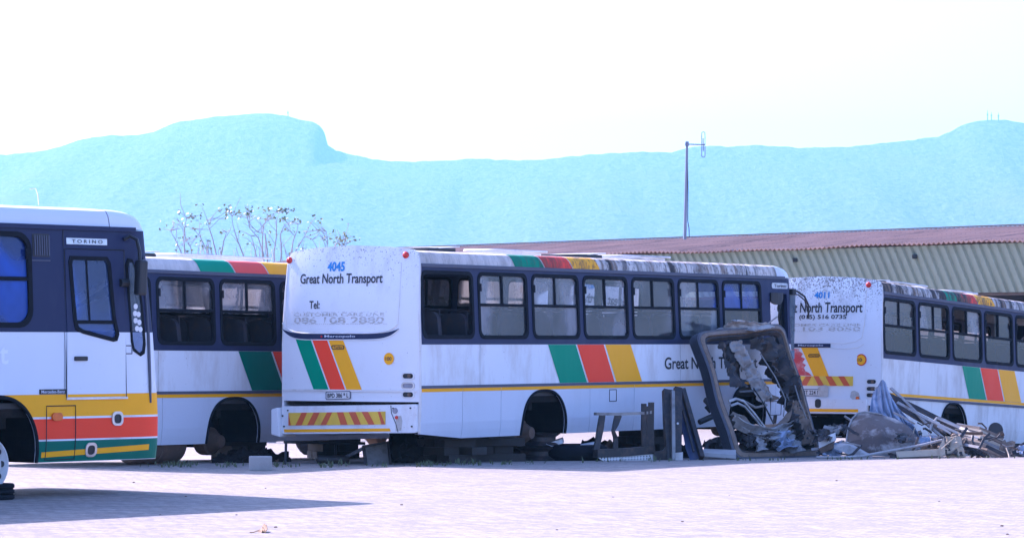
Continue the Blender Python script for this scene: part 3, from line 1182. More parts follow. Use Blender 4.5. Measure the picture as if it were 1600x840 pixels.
    # --- roof hatches
    for (xh, w_, kind) in cfg.get('hatches', []):
        if kind == 'lid':
            mb = MB()
            mb.box((xh, -.25, g.zt - .005), (w_, .8, .06))
            o = mb.build("roof_hatch", 'black', root, None, .01)
            mb = MB()
            mb.box((xh + .18, -.25, g.zt + .037), (w_ * .75, .84, .018), Matrix.Rotation(-.05, 3, 'Y'))
            mb.build("hatch_lid", 'white_old', o, None, .006)
        else:
            mb = MB()
            pts = [(x, y, 0) for x, y in rrect(xh - w_ / 2, -.70, xh + w_ / 2, .15, .28, 6)]
            loop = [Vector((a, b, g.zt + .045 - .06 * (b + .2) ** 2)) for a, b, _ in pts]
            mb.tube(loop + [loop[0]], .017, 6, False)
            o = mb.build("roof_hatch", 'white_old', root, 40)
            mb = MB()
            mb.prism([Vector((xh + (a - xh) * .9, b * .9, g.zt - .04)) for a, b, _ in pts], (0, 0, .048))
            mb.build("hatch_curb", 'white_old', o)
    # --- tail
    if cfg.get('tail', True):
        def outline(z0):
            o_ = [(0.0, z0), (2.5, z0), (2.5, zb)]
            lip = lambda t: .035 * min(1.0, t / .5) + .004
            pr = [(2.5 - t, z + lip(t)) for t, z in g.prof]
            pl = [(t, z + lip(t)) for t, z in reversed(g.prof[:-1])]
            return o_ + pr + pl + [(0.0, zb)]
        mb = MB()
        z0 = cfg.get('tail_z0', .555)
        mb.plate(outline(z0), [], g.rmap(.0), .03, frange(0, 2.5, .125), [zb, 1.6, 1.9, 2.2, 2.5])
        mb.build("rear_panel", cfg['rear_mat'], root, 30)
        # corner posts: a rounded bead down each rear edge
        for sd in (-1, 1):
            mb = MB()
            mb.tube([g.side(g.x0(z) + .012, z, -.012, sd) for z in (.1, .5, 1.0, 1.4, 1.8, 2.2, zc, 2.69, 2.74)], .022, 6)
            mb.build("corner_bead", cfg.get('bead', 'white_old'), root, 40)
    # --- front end
    mb = MB()
    mb.plate([(.14, .02), (2.36, .02), (2.36, 1.22), (.14, 1.22)], [], lambda u, v, d: g.front(u, v, -d), .04, frange(.14, 2.36, .2), ())
    mb.build("front_panel", wm, root)
    mb = MB()
    hole = rrect(.27, 1.3, 2.23, 2.34, .15)
    mb.plate([(.15, 1.225), (2.35, 1.225), (2.35, zc - .02), (.15, zc - .02)], [hole], lambda u, v, d: g.front(u, v, -d), .06, frange(.15, 2.35, .2), (1.6, 1.9, 2.2))
    fr_ = mb.build("windscreen_surround", 'navy', root)
    if cfg.get('windscreen', False):
        mb = MB()
        mb.plate(rrect(.26, 1.29, 2.24, 2.35, .15), [], lambda u, v, d: g.front(u, v, -.02), 0, frange(.26, 2.2, .2), ())
        mb.build("windscreen", 'glass_clear', root)
    # --- inside
    mb = MB()
    mb.box2((.1, -1.18, .60), (xf - .2, 1.18, .66))
    mb.build("floor", 'floor', root)
    for i in range(cfg.get('rows', 12)):
        for sd in (-1, 1):
            o = bpy.data.objects.new("seat", seat_mesh())
            COL.objects.link(o)
            o.parent = root
            rr = random.Random(i * 7 + sd + int(X0 * 10))
            o.location = (1.0 + i * .80 + rr.uniform(-.04, .04), sd * .70, .66)
            o.rotation_euler = (0, rr.uniform(-.05, .05), rr.uniform(-.03, .03))
    # --- chassis
    mb = MB()
    for y in (-.42, .42):
        mb.box2((.4, y - .05, .10), (xf - .3, y + .05, .36))
    for x in frange(.5, xf - .4, .9):
        mb.box2((x - .05, -1.12, .38), (x + .05, 1.12, .50))
    mb.box2((.05, -1.18, .50), (xf - .25, 1.18, .595))
    mb.build("chassis", 'underside', root)
    mb = MB()
    for (xa, xb, zt) in arches:
        cx = (xa + xb) / 2
        zz = cfg.get('axle_z', .02)
        mb.lathe((cx, -1.0, zz), (0, 1, 0), [(0, .06), (.25, .10), (.8, .10), (.86, .2), (1.14, .2), (1.2, .10), (1.75, .10), (2.0, .06)], 16)
        mb.box2((cx - .65, -.52, zz + .06), (cx + .65, -.40, zz + .13))
        mb.box2((cx - .65, .40, zz + .06), (cx + .65, .52, zz + .13))
    mb.build("axles", 'underside', root, 40)
    for (xa, xb, zt) in arches:
        cx = (xa + xb) / 2
        for sd in (-1, 1):
            mb = MB()
            zz = cfg.get('axle_z', .02)
            mb.lathe((cx, sd * .62, zz), (0, sd, 0), [(0, .20), (.04, .215), (.20, .215), (.22, .17), (.28, .15), (.34, .11), (.40, .09), (.405, .03)], 20)
            mb.build("wheel_hub", 'rusty', root, 40)
    return root, g

def std_windows(spec, r=.12):
    """seven side windows on both flanks"""
    return [(.071 + 1.546 * i, 1.494, 1.468 + 1.546 * i, 2.482, r, spec[i], 0) for i in range(len(spec))]

def cove_stripes(g, root, mats, dz=0.0):
    for nm, m, (b0, b1, t0, t1) in zip(("green_stripe", "red_stripe", "yellow_stripe"), mats,
                                       ((2.70, 3.56, 2.60, 3.42), (3.59, 4.42, 3.46, 4.28), (4.45, 5.27, 4.31, 5.15))):
        mb = MB()
        zs_ = [z for t, z in g.prof[:5]]
        def fn(u, v, b0=b0, b1=b1, t0=t0, t1=t1):
            k = v * (len(zs_) - 1)
            i = min(int(k), len(zs_) - 2)
            z = zs_[i] + (zs_[i + 1] - zs_[i]) * (k - i)
            z = max(z, g.zc + .012)
            f = (z - 2.59) / .21
            a = b0 + (t0 - b0) * f
            b = b1 + (t1 - b1) * f
            return g.side(a + (b - a) * u, z, .004)
        mb.grid(fn, 2, 8)
        mb.build(nm, m, root, 40)

def side_stripes(g, root, mats):
    for nm, m, (t0, t1, b0, b1) in zip(("green_stripe", "red_stripe", "yellow_stripe"), mats,
                                       ((3.586, 4.425, 3.94, 4.775), (4.465, 5.296, 4.825, 5.64), (5.345, 6.156, 5.70, 6.53))):
        side_patch(g, b0, b1, .797, t0, t1, 1.396, .004).build(nm, m, root)

def lamp_cluster(g, root, u, zs_, mats):
    for z, m in zip(zs_, mats):
        mb = MB()
        mb.plate(rrect(u - .105, z - .055, u + .105, z + .055, .05), [rrect(u - .085, z - .036, u + .085, z + .036, .034)], g.rmap(.016), .03)
        f = mb.build("tail_lamp", 'white_old' if m != 'greylens' else 'chrome', root)
        mb = MB()
        mb.plate(rrect(u - .085, z - .036, u + .085, z + .036, .034), [], g.rmap(.004), .02)
        mb.build("lens", m, f)
        if m == 'black':
            mb = MB()
            c = g.rear(u - .02, z, .012)
            mb.lathe(c + Vector((.02, 0, 0)), (-1, 0, 0), [(0, .028), (.03, .028), (.032, .018)], 14)
            mb.build("bulb_holder", 'rusty', f)

def marker_lamp(g, root, u, z):
    mb = MB()
    c = g.rear(u, z, -.005)
    mb.lathe(c, (-1, 0, 0), [(0, .05), (.02, .05), (.045, .035), (.05, .01)], 16)
    mb.build("marker_lamp", 'redlens', root, 50)

def chevrons(g, root, u0, u1, z0, z1, tilt, off, bars):
    """yellow board with slanting red bars; tilt = rise of the left-hand end"""
    def fm(o):
        return lambda u, v, d: g.rear(u, v + tilt * (u - (u0 + u1) / 2), o - d)
    mb = MB()
    mb.plate([(u0, z0), (u1, z0), (u1, z1), (u0, z1)], [], fm(off), .012, frange(u0, u1, .2), ())
    bd = mb.build("chevron_board", cfg_yel, root)
    mb = MB()
    for (a0, a1, b0, b1) in bars:          # fractions from the left end: bottom a, top b
        P = [(u1 - (u1 - u0) * q, z) for q, z in ((a0, z0), (a1, z0), (b1, z1), (b0, z1))]
        mb.plate(P, [], fm(off + .003), 0)
    mb.build("red_bars", cfg_redbar, bd)
    return bd
cfg_yel = worn('reflective_yellow', (0.80, 0.50, 0.03), (0.35, 0.2, 0.05), 0.45, 0.4, scale=6)
cfg_redbar = worn('reflective_red', (0.62, 0.10, 0.02), (0.25, 0.07, 0.03), 0.5, 0.4, scale=6)
W_OPEN = {'open': True}
W_DUST = {'ul': 'glass_upper', 'ur': 'glass_upper', 'lo': 'glass_dusty'}
ROOF_A = stained('stained_roof_edge', (0.62, 0.56, 0.50), 5.0, 10.8, 1.0)
ROOF_B = stained('faded_roof_edge', (0.62, 0.57, 0.52), 0.0, 9.0, 0.15)
ROOF_C = stained('heavily_stained_roof_edge', (0.52, 0.48, 0.44), -1.0, 10.5, 1.25)
ROOF_D = worn('clean_roof', (0.66, 0.68, 0.72), (0.5, 0.46, 0.42), 0.15, .4, scale=1.2)
def stain_set(tagname, x0, x1, a):
    return [stained('green_stained_' + tagname, (0.004, 0.25, 0.13), x0, x1, a),
            stained('red_stained_' + tagname, (0.80, 0.07, 0.045), x0, x1, a),
            stained('yellow_stained_' + tagname, (0.85, 0.40, 0.02), x0, x1, a)]
SK_BLUE = worn('pale_skirt_paint', (0.60, 0.62, 0.68), (0.42, 0.37, 0.32), 0.22, 0.35, scale=1.8)

# ---- centre bus
B3 = (-1.345, 48.846, .374, radians(32.07), 0.0)
bus3, g3 = make_bus("derelict_bus", "white bus numbered 4045 with its striped side and open rear window in the centre", B3, dict(
    white='white', skirt_mat=SK_BLUE, roof=ROOF_A, rear_mat=rear_white('rear_white_specked', .8),
    windows=std_windows([W_OPEN, W_DUST, W_DUST, {'ul': 'glass_upper', 'ur': 'glass_upper', 'lo': 'glass_dusty'}, W_DUST, {'ul': 'glass_upper', 'ur': 'glass_sky', 'lo': 'glass_upper'}, {'ul': 'glass_sky', 'ur': 'glass_sky', 'lo': 'glass_dark'}]),
    extra_holes=[rrect(11.09, 1.45, 11.73, 2.285, .04)], cab_cut=(11.09, 11.73, 1.10),
    hatches=[(1.5, .75, 'lid'), (3.9, 1.5, 'rim'), (5.9, .75, 'lid'), (7.9, 1.5, 'rim')], bead='white_old'))
side_stripes(g3, bus3, ('green', 'red', 'yellow'))
cove_stripes(g3, bus3, stain_set('centre', 4.2, 10.8, 1.0))
for a, b in ((.03, 1.14), (1.148, 2.217), (2.225, 6.277), (6.285, 11.95)):
    side_patch(g3, a, b, .700, a, b, .750, .004, nx=2 if b < 11 else 30, nz=1).build("yellow_line", 'yellow', bus3)
lettering("side_lettering", "Great North Transport", lambda u, v, d: g3.side(u, v, .005), 7.28, .925, 3.27, .262, 'ink', bus3)
# fuel flap and hatch outline in the skirt
def outline_rect(g, root, xa, za, xb, zb_, name, mat='black', r=.006, off=.003):
    mb = MB()
    V_ = [za + (zb_ - za) * k / 8 for k in range(9)]
    P = [g.side(xa, z, off) for z in V_] + [g.side(xb, z, off) for z in reversed(V_)] + [g.side(xa, za, off)]
    mb.tube(P, r, 4)
    return mb.build(name, mat, root)
outline_rect(g3, bus3, 5.48, .487, 5.70, .672, "hatch_outline")
outline_rect(g3, bus3, 11.05, .16, 11.45, .40, "hatch_outline")
def side_knob(g, root, x, z, w, h, name, mat, off=.01, r=None):
    mb = MB()
    mb.plate(rrect(x - w / 2, z - h / 2, x + w / 2, z + h / 2, r or min(w, h) * .45), [], g.smap(-1, off), .03)
    return mb.build(name, mat, root, None, .004)
side_knob(g3, bus3, 11.0, .453, .14, .10, "indicator_lamp", 'orange', .03)
side_knob(g3, bus3, 11.25, .085, .13, .15, "fuel_cap", 'black', .006, .02)
# the tail
t3 = g3
def rear_text(nm, s, ul, z0, w_, h, mat, root, g, off=.006):
    return lettering(nm, s, g.tmap(ul, off), 0, z0, w_, h, mat, root)
rear_text("fleet_number", "4045", 1.645, 2.487, .315, .145, 'blueink', bus3, g3)
rear_text("rear_lettering", "Great North Transport", 2.15, 2.262, 1.51, .195, 'ink', bus3, g3)
rear_text("rear_lettering", "Tel:", 1.95, 1.932, .195, .118, 'ink', bus3, g3)
def ghost_patch(g, root, ul, ur, z0, z1, rows, seed):
    """glue residue where lettering has been scraped off: ragged outline, broken rings"""
    rnd = random.Random(seed)
    mb = MB()
    n = 46
    for i in range(n):
        for z in (z0, z1):
            if rnd.random() < .75:
                u = ul + (ur - ul) * i / n
                L = abs(ur - ul) / n * rnd.uniform(.3, .95)
                mb.plate([(u - L, z), (u, z), (u, z + .006), (u - L, z + .006)], [], g.rmap(.005), 0)
    o = mb.build("lettering_residue", 'ghost', root)
    for (txt, a, w_, za, h) in rows:
        m2 = MB()
        text_mesh(m2, txt, g.tmap(a, .004), 0, za, w_, h)
        # worn away: lose part of the strokes
        kill = [f for f in m2.bm.faces if rnd.random() < .25]
        bmesh.ops.delete(m2.bm, geom=kill, context='FACES')
        m2.build("scraped_letters", 'ghost', o)
    return o
ghost_patch(g3, bus3, 2.30, .53, 1.70, 1.88, [("CUSTOMER CARE LINE", 2.25, 1.66, 1.82, .05), ("086 108 2880", 2.25, 1.66, 1.71, .10)], 4)
mb = MB()
def cres(u, v):
    s = (u - .5) * 2
    th = .078 * max(.08, 1 - abs(s) ** 9)
    z = 1.478 + .15 * abs(s) ** 7 + th * v
    return g3.rear(2.49 - 2.15 * u, z, .012)
mb.grid(cres, 60, 2, .014)
cr = mb.build("rear_trim", 'navy', bus3, 50)
mb = MB()
mb.tube([g3.rear(2.49 - 2.15 * i / 60, 1.566 + .155 * abs((i / 60 - .5) * 2) ** 7, .008) for i in range(61)], .008, 5)
mb.tube([g3.rear(2.49 - 2.15 * i / 60, 1.468 + .155 * abs((i / 60 - .5) * 2) ** 7, .008) for i in range(61)], .007, 5)
mb.build("trim_edge", 'white', cr, 50)
rear_text("trim_lettering", "Marcopolo", 1.65, 1.495, .56, .044, 'paleink', cr, g3, .016)
mb = MB(); mb.plate(rrect(1.69, 1.502, 1.72, 1.532, .014), [], g3.rmap(.016), 0); mb.build("trim_dot", 'redlens', cr)
# blanked rear window: a raised rounded panel line
mb = MB()
mb.tube([g3.rear(u, z, .002) for u, z in ((2.42, 2.60), (2.43, 2.2), (2.43, 1.8), (2.40, 1.66), (2.28, 1.60), (1.8, 1.585), (1.25, 1.58), (.7, 1.59), (.45, 1.62), (.36, 1.70), (.34, 2.0), (.34, 2.6))], .006, 5)
mb.build("panel_joint", 'white_old', bus3, 50)
for nm, m, (ta, tb, ba, bb) in zip(("green_stripe", "red_stripe", "yellow_stripe"), ('green', 'red', 'yellow'),
                                   ((2.216, 1.921, 1.862, 1.581), (1.895, 1.618, 1.556, 1.280), (1.592, 1.325, 1.254, .978))):
    rear_patch(g3, ba, bb, .727, ta, tb, 1.482, .004).build(nm, m, bus3)
mb = MB(); mb.strip([g3.rear(u, .715, .012) for u in (2.49, 2.2, 1.9, 1.6, 1.3, 1.0, .7, .4, .05)], .012, .03, (0, 0, 1)); mb.build("ledge", 'white_old', bus3)
def badge(g, root, u0, u1, z0, z1, s):
    mb = MB()
    mb.plate(rrect(u1, z0, u0, z1, (z1 - z0) * .45), [rrect(u1 + .012, z0 + .010, u0 - .012, z1 - .010, (z1 - z0) * .3)], g.rmap(.012), .008)
    f = mb.build("engine_badge", 'ink', root)
    rear_text("badge_lettering", s, u0 - .03, z0 + .016, (u0 - u1) - .06, (z1 - z0) - .032, 'ink', f, g, .008)
badge(g3, bus3, 1.525, 1.295, 1.325, 1.39, "Turbo")
def number_plate(g, root, uc, zc, w_, h, s, tilt=0.0, mat='white_old'):
    mb = MB()
    R = lambda o: (lambda u, v, d: g.rear(u, v + tilt * (u - uc), o - d))
    mb.plate(rrect(uc - w_ / 2, zc - h / 2, uc + w_ / 2, zc + h / 2, .02), [], R(.016), .012)
    f = mb.build("number_plate", mat, root)
    mb = MB()
    mb.plate(rrect(uc - w_ / 2 - .006, zc - h / 2 - .006, uc + w_ / 2 + .006, zc + h / 2 + .006, .022), [rrect(uc - w_ / 2 + .006, zc - h / 2 + .006, uc + w_ / 2 - .006, zc + h / 2 - .006, .016)], R(.019), .012)
    mb.build("plate_border", 'navy_grey', f)
    mb = MB()
    text_mesh(mb, s, lambda u, v, d: g.rear(uc + w_ / 2 - u, v + tilt * (w_ / 2 - u), .021), .03, zc - h * .32, w_ - .06, h * .64)
    mb.build("plate_lettering", 'ink', f)
number_plate(g3, bus3, 1.40, .645, .44, .112, "BPD 386 * L", -.03)
def speed_disc(g, root, u, z, r, ring):
    mb = MB()
    c = g.rear(u, z, .004)
    mb.lathe(c, (-1, 0, 0), [(0, r), (.003, r)], 28)
    d = mb.build("speed_disc", 'redlens' if ring else 'yellow', root)
    if ring:
        mb = MB(); mb.lathe(c + Vector((-.004, 0, 0)), (-1, 0, 0), [(0, r * .82), (.002, r * .82)], 28)
        mb.build("disc_centre", 'yellow', d)
    lettering("disc_lettering", "100", g.tmap(u + r * .58, .0125), 0, z - r * .32, r * 1.16, r * .64, 'ink' if ring else 'rusty', d)
speed_disc(g3, bus3, .508, 1.19, .088, False)
lamp_cluster(g3, bus3, .19, (.937, .795, .664), ('black', 'greylens', 'black'))
marker_lamp(g3, bus3, 2.40, 2.665)
marker_lamp(g3, bus3, .28, 2.715)
# hanging bumper
def bumper(g, root, tilt, z0, z1, bars, u_r=.03, lip=True):
    F = lambda o: (lambda u, v, d: g.rear(u, v + tilt * (u - .03), o - d))
    mb = MB()
    mb.plate(rrect(u_r, z0, 2.47, z1, .03), [], F(.055), .10, frange(.03, 2.47, .15))
    b = mb.build("bumper", 'white', root, None, .006)
    mb = MB()
    mb.prism([Vector((-.14, 1.19, z0 - .10)), Vector((-.14, 1.36, z0 - .06)), Vector((-.14, 1.36, z1 - .10)), Vector((-.14, 1.24, z1 - .07))], (.42, .0, 0))
    mb.build("bumper_end", 'white', b, None, .02)
    return b, F
bp, F3 = bumper(g3, bus3, -.022, .105, .525, None)
mb = MB()
mb.plate([(.44, .132), (2.40, .132), (2.42, .178), (.46, .178)], [], F3(.059), 0, frange(.44, 2.4, .2)); mb.build("yellow_strip", 'yellow', bp)
mb = MB(); mb.tube([F3(.057)(u, z, 0) for u, z in ((.44, .515), (.43, .40), (.36, .25), (.32, .12))], .006, 5); mb.build("panel_seam", 'black', bp)
cb = chevrons(g3, bus3, .53, 2.31, .205, .395, -.022, .068,
              [(0, .03, 0, .0), (.08, .15, .15, .21), (.21, .28, .28, .345), (.35, .41, .42, .475), (.56, .63, .52, .585), (.70, .765, .64, .71), (.84, .90, .77, .835), (.965, 1.0, .93, .955)])
for (u, z, r, m) in ((.37, .435, .045, 'greylens'), (.345, .335, .028, 'redlens'), (2.33, .46, .012, 'black'), (2.44, .38, .014, 'black'), (2.41, .22, .014, 'black'), (.40, .47, .012, 'black'), (.12, .47, .012, 'black'), (.10, .2, .014, 'black')):
    mb = MB(); mb.lathe(F3(.05)(u, z, 0), (-1, 0, 0), [(0, r), (.02, r * .9)], 14)
    mb.build("reflector" if r > .02 else "bolt_hole", m, bp)
mb = MB()
mb.plate([(.27, .14), (.36, .135), (.36, .28), (.34, .36), (.27, .36), (.25, .28)], [], F3(.0575), 0); mb.build("bare_patch", 'ghost', bp)
# cab: header badge, loose mirror, hanging wires, broken side glass
mb = MB(); mb.plate(rrect(11.16, 2.375, 11.78, 2.475, .05), [], g3.smap(-1, .012), .012, frange(11.2, 11.8, .1)); hb = mb.build("header_badge", 'chrome', bus3)
lettering("badge_lettering", "Torino", lambda u, v, d: g3.side(u, v, .015), 11.24, 2.398, .46, .056, 'ink', hb)
mb = MB()
rn = random.Random(4)
mb.grid(lambda u, v: Vector((11.10 + .42 * u, -1.19 - .05 * sin(pi * u), 2.30 - .15 * v - .06 * sin(4 * u) * v)), 8, 4, .06)
mb.build("loose_mirror", 'black', bus3)
mb = MB()
for k in range(4):
    P = []
    for i in range(15):
        z = 2.28 - i * .075
        P.append(Vector((11.62 + .05 * sin(i * .9 + k * 2) + .04 * k + .1 * (i / 14) ** 2, -1.13 + .02 * k, z)))
    mb.tube(P, .014 + .004 * (k % 2), 5)
mb.build("hanging_wires", 'black', bus3, 50)
mb = MB()
mb.box((12.10, -1.12, 1.80), (.20, .03, .98), Matrix.Rotation(.06, 3, 'Y'))
mb.box((12.10, -1.125, 1.22), (.16, .03, .16))
mb.build("broken_side_glass", glass('grey_blue_glass', (.4, .45, .5), .75, (.22, .27, .32)), bus3)
mb = MB()
mb.tube([(11.98, -1.12, 2.36), (12.15, -1.2, 2.34), (12.35, -1.25, 2.25), (12.46, -1.27, 2.10), (12.47, -1.27, 1.85)], .018, 6)
mb.tube([(12.0, -1.12, 2.29), (12.2, -1.2, 2.28), (12.36, -1.25, 2.18), (12.43, -1.27, 2.02)], .013, 6)
mb.box((12.04, -1.16, 2.33), (.14, .1, .1))
mb.build("mirror_arm", 'black', bus3, 50)

# ---- half hidden bus at the left
W_NL = {'ul': 'glass_upper', 'ur': 'glass_upper', 'lo': None}
W_NL2 = {'ul': 'glass_upper', 'ur': 'glass_upper', 'lo': None}
B2 = (-6.093, 47.764, .298, .561, .007)
bus2, g2 = make_bus("derelict_bus", "white bus on its axles, half hidden between the left bus and the centre bus", B2, dict(
    white='white', skirt_mat=SK_BLUE, roof=ROOF_B, rear_mat='white', windows=std_windows([W_NL, W_NL, W_NL2, W_NL, W_NL, W_NL, W_NL]),
    skirt_seams=[0, 1.73, 4.874, 6.281, 9.2, 11.25, 12], hatches=[(1.85, .95, 'lid'), (4.2, 2.3, 'rim')]))
side_stripes(g2, bus2, ('green_dark', 'red', 'yellow'))
cove_stripes(g2, bus2, ('green', stained('rose_stripe', (.75, .10, .08), 0, 1, .1), 'yellow'))
side_patch(g2, .03, 11.9, .700, .03, 11.9, .750, .004, nx=30, nz=1).build("yellow_line", 'yellow', bus2)
mb = MB()
mb.lathe((1.40, -.86, -.005), (1, 0, 0), [(0, .05), (.02, .25), (.06, .28), (.5, .28), (.51, .29), (.55, .29), (.56, .28), (1.06, .28), (1.10, .25), (1.12, .05)], 24)
mb.build("fuel_tank", 'rusty', bus2, 40)

# ---- bus at the right
B4 = (6.565, 59.209, .127, .537, .044)
sp4 = [{'ul': 'glass_upper', 'ur': 'glass_upper', 'lo': 'glass_dark'}, {'ul': 'glass_upper', 'ur': 'glass_upper', 'ur_slide': .28, 'lo': 'glass_dark'},
       {'ul': None, 'ur': 'glass_upper', 'lo': 'glass_dark'}, {'ul': None, 'ur': 'glass_dark', 'ur_slide': .1, 'lo': 'glass_dark'}, {'ul': None, 'ur': None, 'lo': 'glass_dark'},
       W_DUST, W_DUST]
bus4, g4 = make_bus("derelict_bus", "grimy white bus numbered 4011 with black roof run-off, behind the scrap heap at right", B4, dict(
    white='white_old', skirt_mat='white_old', roof=ROOF_C, rear_mat=rear_white('rear_white_rusted', 1.5), windows=std_windows(sp4), swap=True, axle_z=.28,
    hatches=[(1.2, .5, 'lid'), (2.6, 1.6, 'rim'), (5.2, 1.2, 'rim')], arches=[(2.60, 3.86, .684), (9.55, 10.85, .684)]))
side_stripes(g4, bus4, ('green', 'red', 'yellow'))
cove_stripes(g4, bus4, stain_set('right', -2, 10, 1.4))
side_patch(g4, .03, 11.9, .742, .03, 11.9, .792, .006, nx=30, nz=1).build("yellow_line", 'yellow', bus4)
lettering("side_lettering", "Great North Transport", lambda u, v, d: g4.side(u, v, .005), 6.95, .96, 3.27, .262, 'ink', bus4)
rear_text("fleet_number", "4011", 1.345, 2.471, .30, .118, 'blueink', bus4, g4)
rear_text("rear_lettering", "Great North Transport", 2.09, 2.155, 1.70, .245, 'ink', bus4, g4)
rear_text("rear_lettering", "(015) 516 0735", 1.62, 2.075, .93, .10, 'ink', bus4, g4)
ghost_patch(g4, bus4, 2.2, .40, 1.87, 2.01, [("CUSTOMER CARE LINE", 2.15, 1.74, 1.965, .045), ("086 103 8050", 2.15, 1.74, 1.88, .075)], 9)
mb = MB(); mb.plate([(.98, 1.585), (1.95, 1.585), (1.95, 1.655), (.98, 1.655)], [], g4.rmap(.012), .01, frange(1, 1.95, .2)); cr = mb.build("rear_trim", 'navy', bus4)
rear_text("trim_lettering", "Marcopolo", 1.62, 1.60, .5, .038, 'paleink', cr, g4, .016)
mb = MB()
mb.tube([g4.rear(u, z, .002) for u, z in ((.98, 1.665), (.7, 1.66), (.5, 1.69), (.38, 1.76), (.34, 2.0), (.34, 2.6))], .007, 5)
mb.tube([g4.rear(u, z, .002) for u, z in ((.98, 1.575), (.7, 1.56), (.45, 1.585), (.34, 1.65))], .007, 5)
mb.build("panel_joint", 'white_old', bus4, 50)
rear_patch(g4, 1.30, 1.0, 1.068, 1.565, 1.234, 1.584, .004).build("yellow_stripe", 'yellow', bus4)
mb = MB()
mb.plate([(1.66, 1.08), (1.34, 1.08), (1.40, 1.13), (1.47, 1.16), (1.50, 1.22), (1.46, 1.27), (1.53, 1.31), (1.48, 1.38), (1.56, 1.42), (1.52, 1.47), (1.60, 1.52), (1.60, 1.56), (1.78, 1.56)], [], g4.rmap(.004), 0)
mb.build("red_stripe", worn('flaking_red', (.55, .05, .05), (.65, .55, .55), .95, .6, scale=7, streak=False), bus4)
badge(g4, bus4, 1.41, 1.19, 1.41, 1.465, "Turbo")
chevrons(g4, bus4, .53, 2.2, .90, 1.07, 0.0, .014, [(.38, .46, .45, .52), (.60, .67, .54, .60), (.74, .82, .68, .75), (.90, .97, .83, .90), (.22, .30, .30, .37), (.06, .14, .14, .21)])
speed_disc(g4, bus4, .384, 1.366, .105, True)
lamp_cluster(g4, bus4, .187, (.978, .852, .738), ('black', 'black', 'black'))
marker_lamp(g4, bus4, .31, 2.71)
number_plate(g4, bus4, 1.36, .775, .46, .115, "CBT 224 N", .0)
mb = MB(); mb.plate([(1.0, .70), (1.2, .70), (1.2, .86), (1.15, .90), (1.05, .91), (1.0, .87)], [], g4.rmap(.022), .004); mb.build("bare_patch", 'ghost', bus4)
mb = MB(); mb.plate([(.38, .66), (.50, .63), (.58, .70), (.56, .80), (.50, .82), (.42, .78)], [], g4.rmap(.005), 0); mb.build("bare_patch", 'ghost', bus4)
mb = MB(); mb.lathe(g4.rear(.44, .68, .0), (-1, 0, 0), [(0, .035), (.02, .03)], 14); mb.build("reflector", 'orange', bus4)
bp4, F4 = bumper(g4, bus4, 0.0, .40, .66, None, .25)
mb = MB(); mb.plate([(.40, .43), (2.45, .43), (2.45, .485), (.40, .485)], [], F4(.059), 0, frange(.4, 2.4, .2)); mb.build("yellow_strip", 'yellow', bp4)
mb = MB(); mb.plate(rrect(1.12, .50, 1.24, .66, .05), [], F4(.0585), 0); mb.build("dark_slot", 'black', bp4)

# ---- nearest bus at the left
q = (-4.091, 38.003, .476, .704, -.002)
ph = q[3]
FAR1 = 1.05                    # this coach is the larger, later body
q = (q[0] * FAR1, q[1] * FAR1, CAM_H + (q[2] - CAM_H) * FAR1, q[3], 0)
B1 = (q[0] - 12 * FAR1 * sin(ph), q[1] - 12 * FAR1 * cos(ph), q[2], ph, 0.0)
gb = Geo(12.12, 1.441, 2.609, 2.885, .38, .07, .76, .19)
W1 = {'ul': 'glass_skyblue', 'ur': 'glass_skyblue', 'lo': 'glass_skyblue'}
wins1 = [(8.785 - 1.546 * i, 1.50, 10.17 - 1.546 * i, 2.53, .19, W1, 0) for i in range(6)]
door_win = [(10.715, 2.22), (10.74, 2.29), (11.30, 2.29), (11.35, 2.22), (11.40, 1.62), (11.45, 1.42), (11.42, 1.345), (11.36, 1.335), (10.90, 1.425), (10.79, 1.47), (10.765, 1.56)]
qwin = [(11.58, 2.20), (11.62, 2.28), (11.70, 2.27), (11.76, 2.17), (11.86, 1.80), (11.895, 1.30), (11.87, 1.20), (11.80, 1.17), (11.68, 1.23), (11.645, 1.33), (11.61, 1.8)]
qin = lambda P, f: [(sum(p[0] for p in P) / len(P) + (x - sum(p[0] for p in P) / len(P)) * f, sum(p[1] for p in P) / len(P) + (z - sum(p[1] for p in P) / len(P)) * (1 - (1 - f) * .4)) for x, z in P]
bus1, g1 = make_bus("parked_bus", "nearest white bus at left with a driver's door and yellow, red and green skirt bands", B1, dict(
    geo=gb, white='white_clean', skirt_mat='white_clean', roof=ROOF_D, rear_mat='white', windows=wins1, moulding=False, zm=.7535, zs=.753, rows=11,
    far_spec={'ul': 'glass_clear', 'ur': 'glass_clear', 'lo': 'glass_clear'}, windscreen=True, cap_mat='white_clean',
    seams=[0, 4.0, 8.5, 10.64, 12.12], skirt_seams=[0, 2, 5, 7, 10.9, 12.12], cab_cut=(10.85, 11.44, 1.24),
    extra_holes=[[(10.73, 1.46), (11.41, 1.46), (11.36, 2.28), (10.73, 2.28)], [(11.63, 1.46), (11.88, 1.46), (11.86, 1.8), (11.75, 2.2), (11.64, 2.2)]],
    arches=[(2.83, 4.145, .684), (8.95, 10.25, .735)], axle_z=.02, gutter='navy'))
bus1.scale = (FAR1,) * 3
bus1.location += Vector((-cos(ph), sin(ph), 0)) * 1.25 * (FAR1 - 1)
def arch_x(z, cx=9.6, rx=.655, zt=.74):
    s = min(1.0, max(0.0, z / zt) ** 1.25)
    return cx + rx * (sqrt(1 - s * s) ** .78)
fc = frange(11.53, 12.12, .05)
